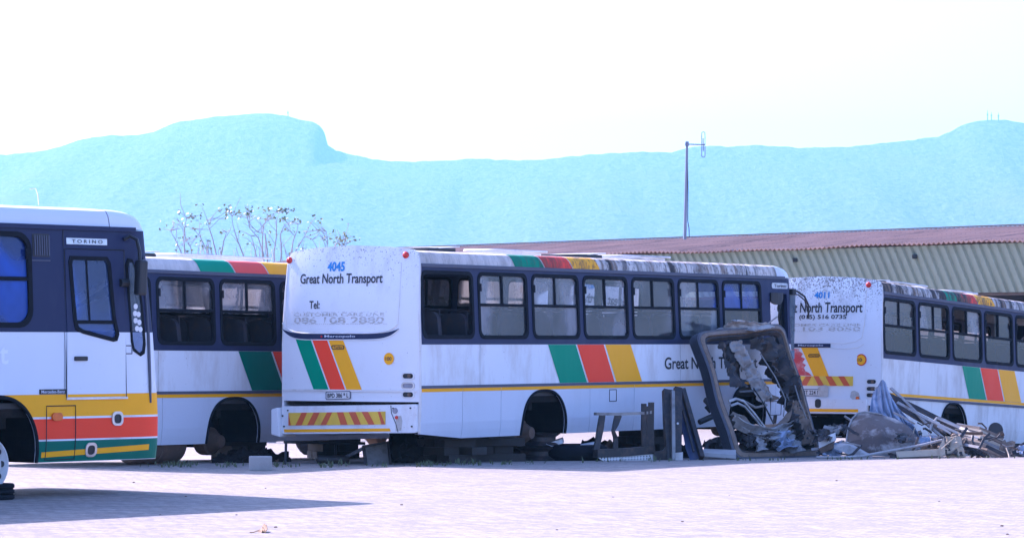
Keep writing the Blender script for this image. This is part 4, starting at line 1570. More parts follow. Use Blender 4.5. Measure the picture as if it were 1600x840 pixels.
def band(name, mat, z0, z1, off=.004):
    n = 8
    L = [(arch_x(z0 + (z1 - z0) * i / n) + .012, z0 + (z1 - z0) * i / n) for i in range(n + 1)]
    if z1 > .7:
        L = [p for p in L if p[1] < .735] + [(9.6, .748), (8.3, .748), (8.3, .752)]
    mb = MB()
    mb.plate(L + [(12.115, z1), (12.115, z0)], [], g1.smap(-1, off), 0, fc, (.12, .24))
    return mb.build(name, mat, bus1)
band("yellow_band", 'yellow', .505, .752)
band("white_line", 'white', .482, .505)
band("red_band", 'red', .256, .482)
band("white_line", 'white', .236, .256)
gb_ = band("green_band", 'green_dark', .006, .236)
mb = MB(); mb.plate([(10.31, .055), (11.94, .105), (11.94, .17), (10.31, .115)], [], g1.smap(-1, .008), 0, fc, ()); mb.build("yellow_line", 'yellow', bus1)
# driver's door with its own window
mb = MB()
mb.plate([(10.672, .715), (11.555, .715), (11.555, 1.441), (11.449, 1.441), (11.45, 1.42), (11.42, 1.345), (11.36, 1.335), (10.90, 1.425), (10.86, 1.441), (10.672, 1.441)], [], g1.smap(-1, .012), .02)
dr = mb.build("driver_door", 'white_clean', bus1)
mb = MB()
up = [p for p in door_win if p[1] > 1.45]
mb.plate([(10.672, 1.442), (10.84, 1.442), (10.79, 1.47), (10.765, 1.56), (10.715, 2.22), (10.74, 2.29), (11.30, 2.29), (11.35, 2.22), (11.40, 1.62), (11.445, 1.442), (11.555, 1.442), (11.555, 2.36), (10.672, 2.36)], [], g1.smap(-1, .012), .02)
mb.build("door_upper", 'navy', dr)
inner = [(10.765, 2.20), (10.785, 2.245), (11.27, 2.245), (11.30, 2.20), (11.355, 1.62), (11.40, 1.43), (11.385, 1.39), (11.35, 1.382), (10.91, 1.47), (10.84, 1.50), (10.815, 1.57)]
mb = MB()
mb.plate(door_win, [inner], g1.smap(-1, .022), .04); wf = mb.build("door_window", 'rubber', bus1)
mb = MB(); mb.plate(inner, [], g1.smap(-1, .006), 0, (), (1.6, 1.9)); mb.build("pane", 'glass_door', wf)
mb = MB()
mb.plate([(11.0, 1.56), (11.026, 1.56), (11.0, 2.25), (10.975, 2.25)], [], g1.smap(-1, .012), .03)
mb.plate([(10.80, 1.535), (11.39, 1.535), (11.38, 1.575), (10.80, 1.575)], [], g1.smap(-1, .016), .03); mb.build("window_bar", 'rubber', wf)
mb = MB(); mb.tube([g1.side(x, z, .012) for x, z in ((10.662, .715), (10.662, 2.37), (11.565, 2.37))], .006, 4); mb.tube([g1.side(11.565, z, .012) for z in (.715, 2.37)], .006, 4); mb.build("door_gap", 'black', dr)
mb = MB(); mb.plate([(10.66, .69), (11.58, .69), (11.58, .715), (10.66, .715)], [], g1.smap(-1, .022), .03, fc); mb.build("door_sill", 'chrome', dr)
side_patch(g1, 10.676, 11.551, .718, 10.676, 11.551, .750, .015, nz=1).build("yellow_line", 'yellow', dr)
side_knob(g1, dr, 10.87, 1.147, .19, .05, "door_handle", 'black', .03, .012)
outline_rect(g1, bus1, 11.56, 1.20, 11.66, 1.29, "fuel_flap", 'navy_grey')
# quarter window wraps towards the front
ctr = (sum(p[0] for p in qwin) / len(qwin), sum(p[1] for p in qwin) / len(qwin))
qi = [(ctr[0] + (x - ctr[0]) * .72, ctr[1] + (z - ctr[1]) * .93) for x, z in qwin]
mb = MB(); mb.plate(qwin, [qi], g1.smap(-1, .012), .03, fc, (1.5, 1.9)); qw = mb.build("quarter_window", 'rubber', bus1)
mb = MB(); mb.plate(qi, [], g1.smap(-1, .006), 0, fc, (1.5, 1.9)); mb.build("pane", glass('quarter_glass', (.55, .62, .8), .25, (.35, .42, .6)), qw)
mb = MB()
for (x, z) in ((11.73, 1.735), (11.715, 1.655), (11.775, 1.645), (11.72, 1.575), (11.785, 1.555), (11.74, 1.485), (11.80, 1.475)):
    c = g1.side(x, z, .009)
    nrm = (g1.side(x + .02, z, .0) - g1.side(x - .02, z, 0)).normalized().cross(Vector((0, 0, 1)))
    mb.lathe(c, nrm, [(0, .032), (.002, .032)], 16)
mb.build("permit_stickers", 'white', qw)
# louvre vent
mb = MB()
mb.plate(rrect(10.20, 2.27, 10.45, 2.525, .012), [], g1.smap(-1, .008), .01); vt = mb.build("louvre_vent", 'black', bus1)
mb = MB()
for i in range(7):
    x = 10.225 + i * .034
    mb.plate([(x, 2.285), (x + .015, 2.285), (x + .015, 2.51), (x, 2.51)], [], g1.smap(-1, .018), .01)
mb.build("louvres", 'navy_grey', vt)
side_knob(g1, bus1, 10.32, 2.23, .27, .016, "vent_lip", 'navy_grey', .014, .006)
# door header with name plate
mb = MB(); mb.tube([g1.side(x, z, .006) for x, z in [(10.655, 2.385), (10.655, 2.59)]], .006, 4); mb.build("header_joint", 'black', bus1)
mb = MB(); mb.plate([(10.70, 2.42), (11.31, 2.42), (11.31, 2.49), (10.70, 2.49)], [], g1.smap(-1, .01), .012); hp = mb.build("name_plate", 'chrome', bus1)
lettering("plate_lettering", "T O R I N O", lambda u, v, d: g1.side(u, v, .013), 10.78, 2.435, .46, .04, 'ink', hp)
mb = MB(); mb.plate([(10.27, .756), (10.655, .756), (10.655, .81), (10.27, .81)], [], g1.smap(-1, .010), .012); mp_ = mb.build("maker_plate", 'black', bus1)
lettering("plate_lettering", "Mercedes-Benz", lambda u, v, d: g1.side(u, v, .013), 10.29, .766, .345, .034, 'paleink', mp_)
lettering("side_lettering", "Great North Transport", lambda u, v, d: g1.side(u, v, .004), 6.55, 1.02, 3.27, .30, worn('faint_white_lettering', (.82, .83, .85), (.7, .7, .7), .1), bus1)
# hatch, lamp and latches in the coloured skirt
outline_rect(g1, bus1, 10.37, .03, 10.80, .625, "skirt_hatch", 'black', .006, .008)
side_knob(g1, bus1, 10.51, .505, .15, .09, "indicator_lamp", 'orange', .04)
for (x, z) in ((11.43, .465), (11.04, .122)):
    mb = MB()
    o_ = rrect(x - .085, z - .075, x + .085, z + .085, .06)
    i_ = rrect(x - .055, z - .05, x + .055, z + .055, .04)
    mb.plate(o_, [i_], g1.smap(-1, .018), .02); la = mb.build("latch_recess", 'chrome', bus1)
    mb = MB(); mb.plate(i_, [], g1.smap(-1, .010), .004); mb.build("latch", 'black', la)
# mirror and front corner trim
mb = MB()
P = [g1.side(11.56, 2.49, .02), g1.side(11.62, 2.53, .06), g1.side(11.67, 2.49, .12), g1.side(11.69, 2.36, .14), g1.side(11.69, 2.2, .14)]
mb.tube(P, .022, 7); ma = mb.build("mirror_arm", 'black', bus1, 50)
mb = MB()
c = g1.side(11.69, 2.06, .15)
mb.box(c, (.13, .10, .40), Matrix.Rotation(.05, 3, 'Y')); mb.build("mirror", 'black', ma, None, .03)
mb = MB()
mb.tube([g1.side(11.955, z, .012) for z in (2.3, 2.0, 1.7, 1.4, 1.1, .85, .64)], [.012, .016, .018, .02, .02, .018, .012], 6)
mb.build("corner_seal", 'navy_grey', bus1, 50)
mb = MB()
mb.tube([g1.side(11.6, 2.0, .02), g1.side(11.48, 2.0, .02)], .045, 8); mb.build("mirror_bracket", 'black', bus1)
mb = MB()
mb.tube([Vector((10.75, -.7, 2.87)), Vector((10.72, -.72, 2.98)), Vector((10.66, -.75, 3.05)), Vector((10.55, -.78, 3.04))], .007, 5); mb.build("radio_aerial", 'chrome', bus1)
# front wheel without its tyre
mb = MB()
mb.lathe((9.58, -1.19, .0), (0, -1, 0), [(-.22, .29), (-.20, .285), (-.04, .27), (-.02, .30), (0, .30), (.005, .285), (-.03, .26), (-.06, .21), (-.02, .16), (.06, .14), (.07, .05)], 32)
wh = mb.build("wheel_rim", 'white_old', bus1, 40)
for k in range(10):
    a = k / 10 * 2 * pi
    mb = MB(); mb.lathe((9.58 + .225 * cos(a), -1.155, .225 * sin(a)), (0, -1, 0), [(0, .034), (.012, .034)], 12)
    mb.build("hand_hole", 'black', wh)
# ------------------------------------------------------------ scrap
M['steel_dark'] = worn('dark_bent_steel', (0.032, 0.028, 0.028), (0.15, 0.10, 0.07), 0.8, 0.5, 0.3, scale=5, streak=False)
M['steel_grey'] = worn('grey_sheet_steel', (0.27, 0.255, 0.24), (0.08, 0.06, 0.045), 0.9, 0.5, 0.35, scale=4, streak=False)
M['steel_bright'] = worn('bright_aluminium', (0.36, 0.34, 0.32), (0.12, 0.09, 0.07), 0.9, 0.55, 0.25, scale=5, streak=False)
M['tan_board'] = worn('tan_board', (0.42, 0.34, 0.24), (0.20, 0.14, 0.09), 0.6, 0.85, scale=5, streak=False)
M['brown_panel'] = worn('scuffed_brown_panel', (0.10, 0.07, 0.055), (0.40, 0.36, 0.32), 0.95, 0.6, 0.2, scale=2.6, streak=False, hi=.62)
M['blue_sheet'] = worn('dusty_blue_sheet', (0.27, 0.31, 0.40), (0.10, 0.11, 0.14), 0.9, 0.55, 0.1, scale=4, streak=False)
M['navy_panel'] = worn('scratched_navy_panel', (0.030, 0.042, 0.10), (0.13, 0.12, 0.12), 0.5, 0.42, scale=4)
M['frame_brown'] = worn('weathered_brown_frame', (0.19, 0.13, 0.085), (0.05, 0.035, 0.028), 0.9, 0.65, scale=6, streak=False)
M['shell_grey'] = worn('blue_grey_shell', (0.07, 0.07, 0.085), (0.04, 0.035, 0.035), 0.8, 0.55, scale=5, streak=False)
M['concrete'] = worn('concrete', (0.36, 0.34, 0.32), (0.2, 0.18, 0.16), 0.5, 0.9, scale=5, streak=False)
M['timber'] = worn('old_timber', (0.030, 0.024, 0.020), (0.07, 0.05, 0.04), 0.6, 0.85, scale=6, streak=False)
M['cardboard'] = worn('cardboard', (0.30, 0.19, 0.10), (0.18, 0.11, 0.06), 0.4, 0.9, scale=5, streak=False)
M['blue_plastic'] = plain('blue_plastic', (0.02, 0.09, 0.45), 0.4)

def on_ground(u, Y, dz=0.0):
    p = at(u, 535, Y)
    p.z = ground_z(p.x, Y) + dz
    return p

def single(mb, name, mat, label, cat, group=None, smooth=None, bevel=0):
    """one-mesh thing, origin moved to its own base"""
    o = mb.build(name, mat, None, smooth, bevel)
    zs_ = [v.co.z for v in o.data.vertices]
    n = len(o.data.vertices)
    c = Vector((sum(v.co.x for v in o.data.vertices) / n, sum(v.co.y for v in o.data.vertices) / n, min(zs_)))
    o.data.transform(Matrix.Translation(-c))
    o.location = c
    return tag(o, label, cat, group)

def rebase(root):
    """put the parts (built in world coordinates) under their root"""
    for o in root.children:
        if o.type == 'MESH':
            o.data.transform(Matrix.Translation(-root.location))
            for c in o.children:
                c.data.transform(Matrix.Translation(-root.location))

def crumple(mb, c00, c10, c11, c01, nu, nv, amp, seed, freq=3.0, th=.006, fold=0.0):
    """a buckled sheet between four corners"""
    c00, c10, c11, c01 = map(Vector, (c00, c10, c11, c01))
    nrm = (c10 - c00).cross(c01 - c00).normalized()
    def fn(u, v):
        p = c00.lerp(c10, u).lerp(c01.lerp(c11, u), v)
        q = Vector((u * freq + seed * 3.1, v * freq + seed * 1.7, seed))
        n1 = noise.noise(q)
        n2 = abs(noise.noise(q * 2.3 + Vector((7, 1, 3)))) - .3
        n3 = noise.noise(q * 5.1)
        d = n1 * .6 + n2 * .9 + n3 * .18
        if fold:
            d += fold * (abs(((u * 4.0 + v * .8 + n1 * .5) % 1.0) - .5) * 2 - .5)
        w_ = Vector((noise.noise(q + Vector((11, 0, 0))), noise.noise(q + Vector((0, 13, 0))), noise.noise(q + Vector((0, 0, 17))))) * .35
        return p + (nrm * d + w_) * amp
    return mb.grid(fn, nu, nv, th)

# ---- the crushed front frame of a bus, leaning on the centre bus
BL, BR = on_ground(1152, 54.2, .03), on_ground(1283, 57.0, .03)
TL, TR = at(1093, 521, 55.2), at(1224, 508, 57.8)
fx = thing("crushed_bus_front", "big brown rounded frame torn from a bus front, leaning on the centre bus", "scrap frame", (BL + BR) / 2 - Vector((0, 0, .03)))
ex, ey = (BR - BL), (TL - BL)
back = ex.cross(ey).normalized()
if back.y < 0:
    back = -back
def FR(u, v, d=0.0):
    p = BL.lerp(BR, u).lerp(TL.lerp(TR, u), v)
    wob = .05 * noise.noise(Vector((u * 3, v * 3, 2.2)))
    side_ = .035 * noise.noise(Vector((u * 2.4, v * 2.6, 8.2))) + .012 * noise.noise(Vector((u * 9, v * 9, 3.2)))
    return p + back * (d + wob) + ex.normalized() * side_ + ey.normalized() * .02 * noise.noise(Vector((u * 3, v * 2.6, 5.2)))
def ring_pts(m, r=.10, n=7, ux=1.0, vx=1.0):
    P = []
    for (cx, cy, a0) in ((1 - m - r, m * vx + r * .75, -pi / 2), (1 - m - r, 1 - m * vx - r * .75, 0), (m + r, 1 - m * vx - r * .75, pi / 2), (m + r, m * vx + r * .75, pi)):
        for k in range(n + 1):
            a = a0 + k / n * pi / 2
            P.append((cx + r * cos(a), cy + r * .75 * sin(a)))
    # subdivide the straights
    Q = []
    for i, p in enumerate(P):
        q_ = P[(i + 1) % len(P)]
        L = math.hypot(q_[0] - p[0], q_[1] - p[1])
        k = max(1, int(L / .07))
        for j in range(k):
            Q.append((p[0] + (q_[0] - p[0]) * j / k, p[1] + (q_[1] - p[1]) * j / k))
    return Q
def ring(mb, prof, m_r=.055):
    """prof: list of (inset, depth) swept round the frame"""
    base = [ring_pts(m, m_r + .03 - m * .5) for m, d in prof]
    n = min(len(b) for b in base)
    rows = []
    for (m, d), b in zip(prof, base):
        rows.append([mb.bm.verts.new(FR(*b[int(i * len(b) / n)], d)) for i in range(n)])
    k = len(rows)
    for j in range(k):
        A, B = rows[j], rows[(j + 1) % k]
        for i in range(n):
            i2 = (i + 1) % n
            mb.bm.faces.new((A[i], A[i2], B[i2], B[i]))
mb = MB(); ring(mb, [(0, 0), (.028, -.02), (.034, .05), (.0, .06)]); mb.build("outer_rim", 'frame_brown', fx, 40)
mb = MB(); ring(mb, [(.036, .012), (.048, .0), (.062, .06), (.05, .09), (.038, .06)]); mb.build("inner_rim", 'steel_dark', fx, 40)
mb = MB()
prof_ = [(-.012, .0)]
for k in range(5):
    prof_ += [(-.020 - .001 * k, .03 + k * .036), (.014 - .001 * k, .048 + k * .036)]
prof_ += [(.012, .22), (.03, .21), (.03, .03)]
ring(mb, prof_); mb.build("ribbed_shell", 'shell_grey', fx, 15)
# hanging, knotted sheet in the middle
mb = MB()
def hang(u, v):
    p0 = FR(.36 + .02 * v, .90, .05).lerp(FR(.52 + .02 * v, .43, .05), v)
    w_ = .62 * (.42 + .34 * v + .10 * sin(v * 9) * (1 - v) + .04 * sin(v * 23))
    q = Vector((u * 4, v * 9, 3))
    cr_ = abs(((v * 5.5 + .25 * sin(u * 5 + 1) + .3 * noise.noise(q * .6)) % 1) - .5) * 2
    bulge = .14 * sin(pi * u) + .045 * cr_ * (1.15 - v) + .05 * noise.noise(q * 1.7) + .02 * noise.noise(q * 5)
    return p0 + (BR - BL).normalized() * (u - .5) * w_ + Vector((0, 0, .05 * noise.noise(q))) - back * bulge
mb.grid(hang, 34, 80, .006)
mb.build("hanging_sheet", 'steel_grey', fx, 30)
mb = MB(); crumple(mb, FR(.26, .93, .1), FR(.40, .92, .1), FR(.42, .55, .12), FR(.24, .56, .08), 10, 22, .16, 5, 3.0); mb.build("torn_lining", 'steel_dark', fx, 30)
mb = MB(); crumple(mb, FR(.50, .62, .1), FR(.64, .60, .1), FR(.74, .45, .1), FR(.56, .44, .1), 8, 10, .09, 6, 2.5); mb.build("torn_lining", 'frame_brown', fx, 30)
# twisted sheets down the right-hand side
mb = MB(); crumple(mb, FR(.58, .93, .05), FR(.93, .93, .08), FR(.96, .42, .08), FR(.80, .50, .02), 16, 30, .22, 8, 3.2, .006, .9); mb.build("twisted_sheet", 'steel_dark', fx, 30)
mb = MB(); crumple(mb, FR(.74, .55, .0), FR(.95, .60, .05), FR(.95, .10, .05), FR(.72, .16, -.02), 16, 30, .24, 12, 3.4, .006, .8); mb.build("twisted_sheet", 'steel_dark', fx, 30)
mb = MB(); crumple(mb, FR(.80, .40, -.05), FR(.93, .42, -.02), FR(.96, .05, -.02), FR(.80, .08, -.06), 12, 20, .16, 15, 3.5, .006, .3); mb.build("twisted_sheet", 'frame_brown', fx, 30)
# bars and buckled sheet along the bottom
for k, (pts, w_, mt) in enumerate(((((.09, .44), (.17, .455), (.24, .43), (.33, .33), (.44, .20)), .045, 'steel_bright'), (((.08, .40), (.16, .415), (.225, .385), (.31, .29), (.41, .17)), .04, 'steel_grey'),
                               (((.20, .50), (.34, .50), (.46, .51)), .03, 'steel_dark'), (((.36, .52), (.43, .40), (.50, .24)), .02, 'steel_dark'))):
    mb = MB(); mb.strip([FR(u, v, -.02 - .02 * k) for u, v in pts], w_, .02, back); mb.build("bent_bar", mt, fx)
# broad sheets draped along the bottom, swept up to the right
def drape(name, mat, C, nu, nv, amp, seed, folds):
    mb = MB()
    def fn(u, v):
        p0 = FR(*C[0]).lerp(FR(*C[1]), v)
        pm = FR(*C[2]).lerp(FR(*C[3]), v)
        p1 = FR(*C[4]).lerp(FR(*C[5]), v)
        p = p0 * (1 - u) ** 2 + pm * 2 * u * (1 - u) + p1 * u * u
        q = Vector((u * 2.2 + seed, v * 2.0, seed * .7))
        f = (v * folds + u * .9 + .35 * noise.noise(q * 1.4)) % 1.0
        cr = abs(f - .5) * 2
        return p - back * (amp * (cr - .5) + amp * .7 * noise.noise(q)) + Vector((0, 0, amp * .5 * noise.noise(q * 2 + Vector((9, 2, 1)))))
    mb.grid(fn, nu, nv, .005)
    mb.build(name, mat, fx, 20)
drape("draped_sheet", 'steel_grey', [(.08, .36, .0), (.06, .24, -.03), (.36, .16, -.05), (.34, .05, -.08), (.74, .26, -.05), (.70, .16, -.1)], 40, 22, .10, 3.0, 2.6)
drape("draped_sheet", 'frame_brown', [(.42, .22, .06), (.40, .12, .0), (.62, .20, -.02), (.62, .08, -.06), (.84, .42, .0), (.90, .22, .0)], 34, 20, .10, 5.0, 2.2)
drape("draped_sheet", 'steel_dark', [(.12, .24, .15), (.10, .05, .1), (.4, .20, .1), (.4, .04, .05), (.9, .20, .1), (.92, .04, .08)], 40, 18, .16, 7.0, 3.1)
drape("draped_sheet", 'blue_sheet', [(.46, .16, -.08), (.46, .05, -.1), (.55, .20, -.12), (.56, .03, -.14), (.64, .16, -.08), (.70, .05, -.1)], 24, 18, .10, 9.0, 2.4)
drape("draped_sheet", 'steel_dark', [(.14, .30, .1), (.12, .14, .06), (.2, .22, .0), (.2, .06, -.02), (.34, .12, .02), (.36, .05, .02)], 24, 18, .10, 11.0, 2.4)
for k in range(7):
    rr = random.Random(50 + k)
    u, v = .12 + .10 * k, .05 + rr.uniform(0, .08)
    s = rr.uniform(.06, .11)
    mb = MB(); crumple(mb, FR(u, v + s * .8, rr.uniform(-.12, .05)), FR(u + s * 1.2, v + s, rr.uniform(-.12, .05)), FR(u + s * 1.3, v - s * .3, -.08), FR(u - .02, v - .04, rr.uniform(-.1, .0)), 14, 14, .10, 20 + k, 2.4, .005, .7)
    mb.build("crushed_sheet", ('steel_dark', 'steel_grey', 'steel_dark', 'steel_dark')[k % 4], fx, 25)
mb = MB(); mb.tube([FR(.62, .80, .0), FR(.69, .60, -.06), FR(.72, .42, -.08), FR(.66, .30, -.05)], .012, 5); mb.tube([FR(.86, .52, -.1), FR(.83, .38, -.16), FR(.88, .25, -.12)], .012, 5); mb.tube([FR(.30, .46, .1), FR(.44, .40, .1), FR(.60, .42, .12)], .022, 6); mb.build("loose_wire", 'steel_grey', fx, 40)
rebase(fx)
mb = MB(); crumple(mb, at(1112, 519, 56.2), at(1152, 497, 56.2), at(1212, 508, 57.4), at(1180, 517, 56.6), 16, 10, .12, 33, 3.0, .006, .3)
single(mb, "bent_metal_sheet", 'steel_bright', "crumpled pale sheet lying on top of the big brown frame", "metal sheet", None, 30)
mb = MB(); mb.tube([at(1196, 508, 57.2), at(1215, 494, 57.2)], .013, 5); single(mb, "thin_rod", 'steel_bright', "short thin rod sticking up beside the centre bus's cab opening", "rod")
mb = MB()
mb.tube([at(1093, 659, 55.2), at(1118, 648, 55.4)], .05, 7); mb.tube([at(1102, 624, 55.6), at(1112, 632, 55.5), at(1122, 650, 55.4)], [.05, .07, .06], 7); mb.tube([at(1104, 633, 55.5), at(1112, 642, 55.5)], .055, 7)
mb.tube([at(1118, 648, 55.4), on_ground(1150, 55.6)], .04, 6)
single(mb, "damper_strut", 'steel_dark', "dark bent damper strut jutting out left of the big brown frame", "strut", None, 40)

# ---- door frame with perforated white sill, leaning on the skirt
Y0_ = 52.0
df = thing("torn_door_frame", "torn low frame with twisted uprights and white perforated sill beside the centre bus", "door frame", on_ground(972, Y0_ + .3))
def q_(u, v, dy=0.0):
    return at(u, v, Y0_ + (u - 930) * .012 + dy)
mb = MB(); mb.strip([q_(930, 646), q_(965, 646.5), q_(1004, 645), q_(1019, 643)], .06, .045, (0, 0, 1)); mb.build("top_rail", 'steel_grey', df)
mb = MB(); mb.strip([q_(941, 648), q_(938, 668), q_(934, 690), q_(931, 703)], [.09, .10, .09, .1], .06, (.3, -1, 0)); mb.build("upright", 'steel_dark', df)
mb = MB(); mb.strip([q_(966, 648), q_(962, 662), q_(958, 673), q_(962, 684), q_(961, 702)], [.11, .09, .05, .07, .09], .05, (.3, -1, 0)); mb.build("upright", 'steel_dark', df)
mb = MB()
for (u, w_, tp) in ((1006, .07, 630), (1012, .05, 634), (1017.5, .08, 628)):
    mb.strip([q_(u, tp), q_(u - .5, 670), q_(u + .5, 704)], w_, .07, (.3, -1, 0))
mb.build("upright", 'steel_dark', df)
mb = MB(); mb.strip([q_(930, 708), q_(975, 706), q_(1020, 702)], .13, .10, (.2, -1, 0)); mb.build("lower_rail", 'steel_dark', df)
mb = MB(); mb.prism([q_(934, 714, -.06), q_(1021, 709, -.06), q_(1021, 720, -.06), q_(945, 722.5, -.06)], (0, .05, 0)); sill = mb.build("perforated_sill", 'white_old', df)
mb = MB()
for i in range(17):
    for (dv, _) in ((0, 0), (4, 0)):
        u = 940 + i * 4.7
        mb.box(q_(u, 715.2 - i * .22 + dv, -.068), (.018, .012, .018))
mb.build("sill_holes", 'black', sill)
rebase(df)
# ---- pair of posts on white foot
dp = thing("door_post", "tall dark door post with white foot standing against the centre bus's skirt", "door post", on_ground(1052, 53.2))
mb = MB(); mb.strip([at(1044, 610, 53.5), at(1045, 660, 53.2), at(1046, 719, 53.0)], [.18, .17, .10], .10, (.3, -1, 0)); mb.build("upright", 'steel_dark', dp)
mb = MB(); mb.strip([at(1051, 611, 53.4), at(1051.5, 660, 53.1), at(1052, 718, 52.95)], .055, .06, (.3, -1, 0)); mb.build("edge_strip", 'steel_grey', dp)
mb = MB(); mb.strip([at(1059, 606, 53.6), at(1059, 650, 53.3), at(1058, 706, 53.1)], .12, .08, (.3, -1, 0)); mb.build("upright", 'steel_dark', dp)
mb = MB(); mb.prism([at(1052, 707, 53.0), at(1067, 706, 53.0), at(1067, 720.5, 53.0), at(1051, 721, 53.0)], (0, .12, 0)); mb.build("foot", 'white_old', dp)
mb = MB(); mb.prism([at(1021, 706, 53.0), at(1036, 703, 53.0), at(1042, 695, 53.0), at(1046, 720, 53.0), at(1021, 720, 53.0)], (0, .08, 0)); mb.build("gusset", 'steel_dark', dp)
mb = MB(); mb.tube([at(1059, 661, 53.2), at(1059, 661, 53.15)], .018, 8); mb.build("bolt", 'white', dp)
rebase(dp)
# ---- navy panel leaning to the left
lp = thing("leaning_panel", "long scratched navy body panel leaning left against the door post", "body panel", on_ground(1082, 53.3))
mb = MB()
mb.prism([at(1055, 612, 53.9), at(1066, 609, 53.9), at(1096, 714, 53.2), at(1079, 721, 53.1), at(1071, 700, 53.2)], (.02, .07, 0)); mb.build("panel", 'navy_panel', lp, None, .008)
mb = MB(); mb.strip([at(1066.5, 609, 53.85), at(1081, 660, 53.5), at(1096.5, 715, 53.15)], .07, .12, (.3, -1, 0)); mb.build("folded_edge", 'steel_dark', lp)
mb = MB(); mb.strip([at(1062, 622, 53.78), at(1074, 665, 53.42), at(1084, 705, 53.12)], .03, .03, (.3, -1, 0)); mb.build("rib", 'steel_dark', lp)
rebase(lp)
mb = MB(); mb.prism([at(1096, 712, 53.6), at(1150, 716, 53.6), at(1150, 708, 54.2), at(1100, 706, 54.2)], (0, .02, .06)); single(mb, "timber_plank", 'concrete', "pale weathered plank on the ground between navy panel and big brown frame", "plank")
mb = MB(); crumple(mb, at(1098, 690, 54.8), at(1125, 680, 55.2), at(1138, 712, 54.9), at(1100, 712, 54.6), 10, 8, .16, 41, 2.5); single(mb, "bent_bracket", 'steel_dark', "dark crumpled sheet low behind the navy leaning panel", "metal sheet", None, 30)

# ---- the heap before the right-hand bus
mb = MB()
out = [(1322, 690), (1325, 668), (1331, 654), (1340, 645), (1352, 643), (1372, 646), (1398, 653), (1418, 664), (1430, 677), (1438, 690), (1434, 700), (1420, 708), (1395, 711), (1362, 710), (1340, 704), (1328, 697)]
def dent(u, v):
    a = u * 2 * pi
    k = u * len(out)
    i = int(k) % len(out)
    j = (i + 1) % len(out)
    f = k - int(k)
    ex_ = out[i][0] + (out[j][0] - out[i][0]) * f
    ey_ = out[i][1] + (out[j][1] - out[i][1]) * f
    cx, cy = 1378, 680
    uu, vv = cx + (ex_ - cx) * v, cy + (ey_ - cy) * v
    Yd = 55.6 + (700 - vv) * .012 + .16 * (v ** 3) - .10 * (1 - v) + .05 * noise.noise(Vector((uu * .05, vv * .05, 1)))
    return at(uu, vv, Yd)
mb.grid(dent, 64, 12, .02)
dpn = single(mb, "dented_panel", 'brown_panel', "large scuffed brown panel with rounded corners lying aslant in the scrap heap", "body panel", None, 40)
mb = MB()
mb.tube([dent(i / 64, 1.0) + Vector((0, -.02, 0)) for i in range(42, 49)] + [dent(i / 64, 1.0) + Vector((0, -.02, 0)) for i in range(49, 64)] + [dent(i / 64, 1.0) + Vector((0, -.02, 0)) for i in range(0, 22)], .016, 6, True)
e_ = mb.build("rolled_edge", 'steel_grey', dpn, 40)
e_.data.transform(Matrix.Translation(-dpn.location))
mb = MB()
def tarp(u, v):
    # folds run from the gathered top to the spread foot
    top = at(1364 + 30 * u, 612 + 10 * u + 4 * sin(u * 9), 57.2)
    foot = at(1352 + 92 * u, 652 + 40 * u ** .8, 56.6)
    p = top.lerp(foot, v)
    fo = abs(((u * 6.3 + .35 * sin(v * 5) + .5 * noise.noise(Vector((u * 3, v * 2, 5)))) % 1) - .5) * 2
    return p + Vector((0, -.15 * fo * (.3 + v) - .12 * sin(pi * v), .06 * sin(u * 23 + v * 7) * v + .22 * sin(pi * u) * (1 - v) ** 2))
mb.grid(tarp, 56, 18, .006)
single(mb, "crumpled_sheet", 'blue_sheet', "dusty blue crumpled sheet with fan folds on top of the scrap heap", "metal sheet", None, 25)
mb = MB(); crumple(mb, at(1366, 606, 57.3), at(1380, 598, 57.3), at(1388, 606, 57.3), at(1370, 618, 57.2), 6, 5, .05, 61, 2.0); single(mb, "sheet_scrap", 'steel_bright', "small pale scrap of sheet crowning the blue crumpled sheet", "metal sheet", None, 30)
def tail_strips(specs):
    for (pts, w_, th, mt, nm, lab, cat, grp) in specs:
        mb = MB()
        mb.strip([at(u, v, Y) for u, v, Y in pts], w_, th, (.35, -1, .15))
        single(mb, nm, mt, lab, cat, grp)
GS = "bent trim strips in the scrap heap"
tail_strips([
    ([(1392, 606, 57.6), (1420, 632, 57.2), (1448, 662, 56.8), (1474, 684, 56.4)], .05, .03, 'steel_grey', "trim_strip", "long grey trim strip running from the heap's peak to the tan tray", "trim strip", GS),
    ([(1378, 612, 57.5), (1430, 636, 57.2), (1470, 656, 57.0), (1520, 682, 56.7)], .08, .04, 'steel_dark', "trim_strip", "uppermost dark trim strip sloping down from the heap's peak to the right", "trim strip", GS),
    ([(1384, 622, 57.4), (1440, 656, 57.0), (1480, 676, 56.6)], .09, .04, 'steel_dark', "trim_strip", "dark trim strip under the uppermost sloping strip of the heap", "trim strip", GS),
    ([(1402, 628, 57.0), (1450, 655, 56.7), (1500, 678, 56.4), (1530, 690, 56.2)], .045, .025, 'steel_bright', "trim_strip", "bright trim strip sloping right across the middle of the heap", "trim strip", GS),
    ([(1465, 652, 56.9), (1500, 668, 56.7), (1525, 682, 56.3), (1540, 700, 56.0), (1551, 716, 55.8)], .06, .025, 'steel_bright', "trim_strip", "bright bent strip whose lower end reaches the paving at right", "trim strip", GS)])
mb = MB()
mb.tube([at(1453, 690, 56.3), at(1452, 675, 56.5), at(1456, 662, 56.7), at(1464, 652, 56.8)], .022, 6)
single(mb, "curved_pipe", 'steel_bright', "pale curved pipe rising in front of the sloping trim strips", "pipe", None, 40)
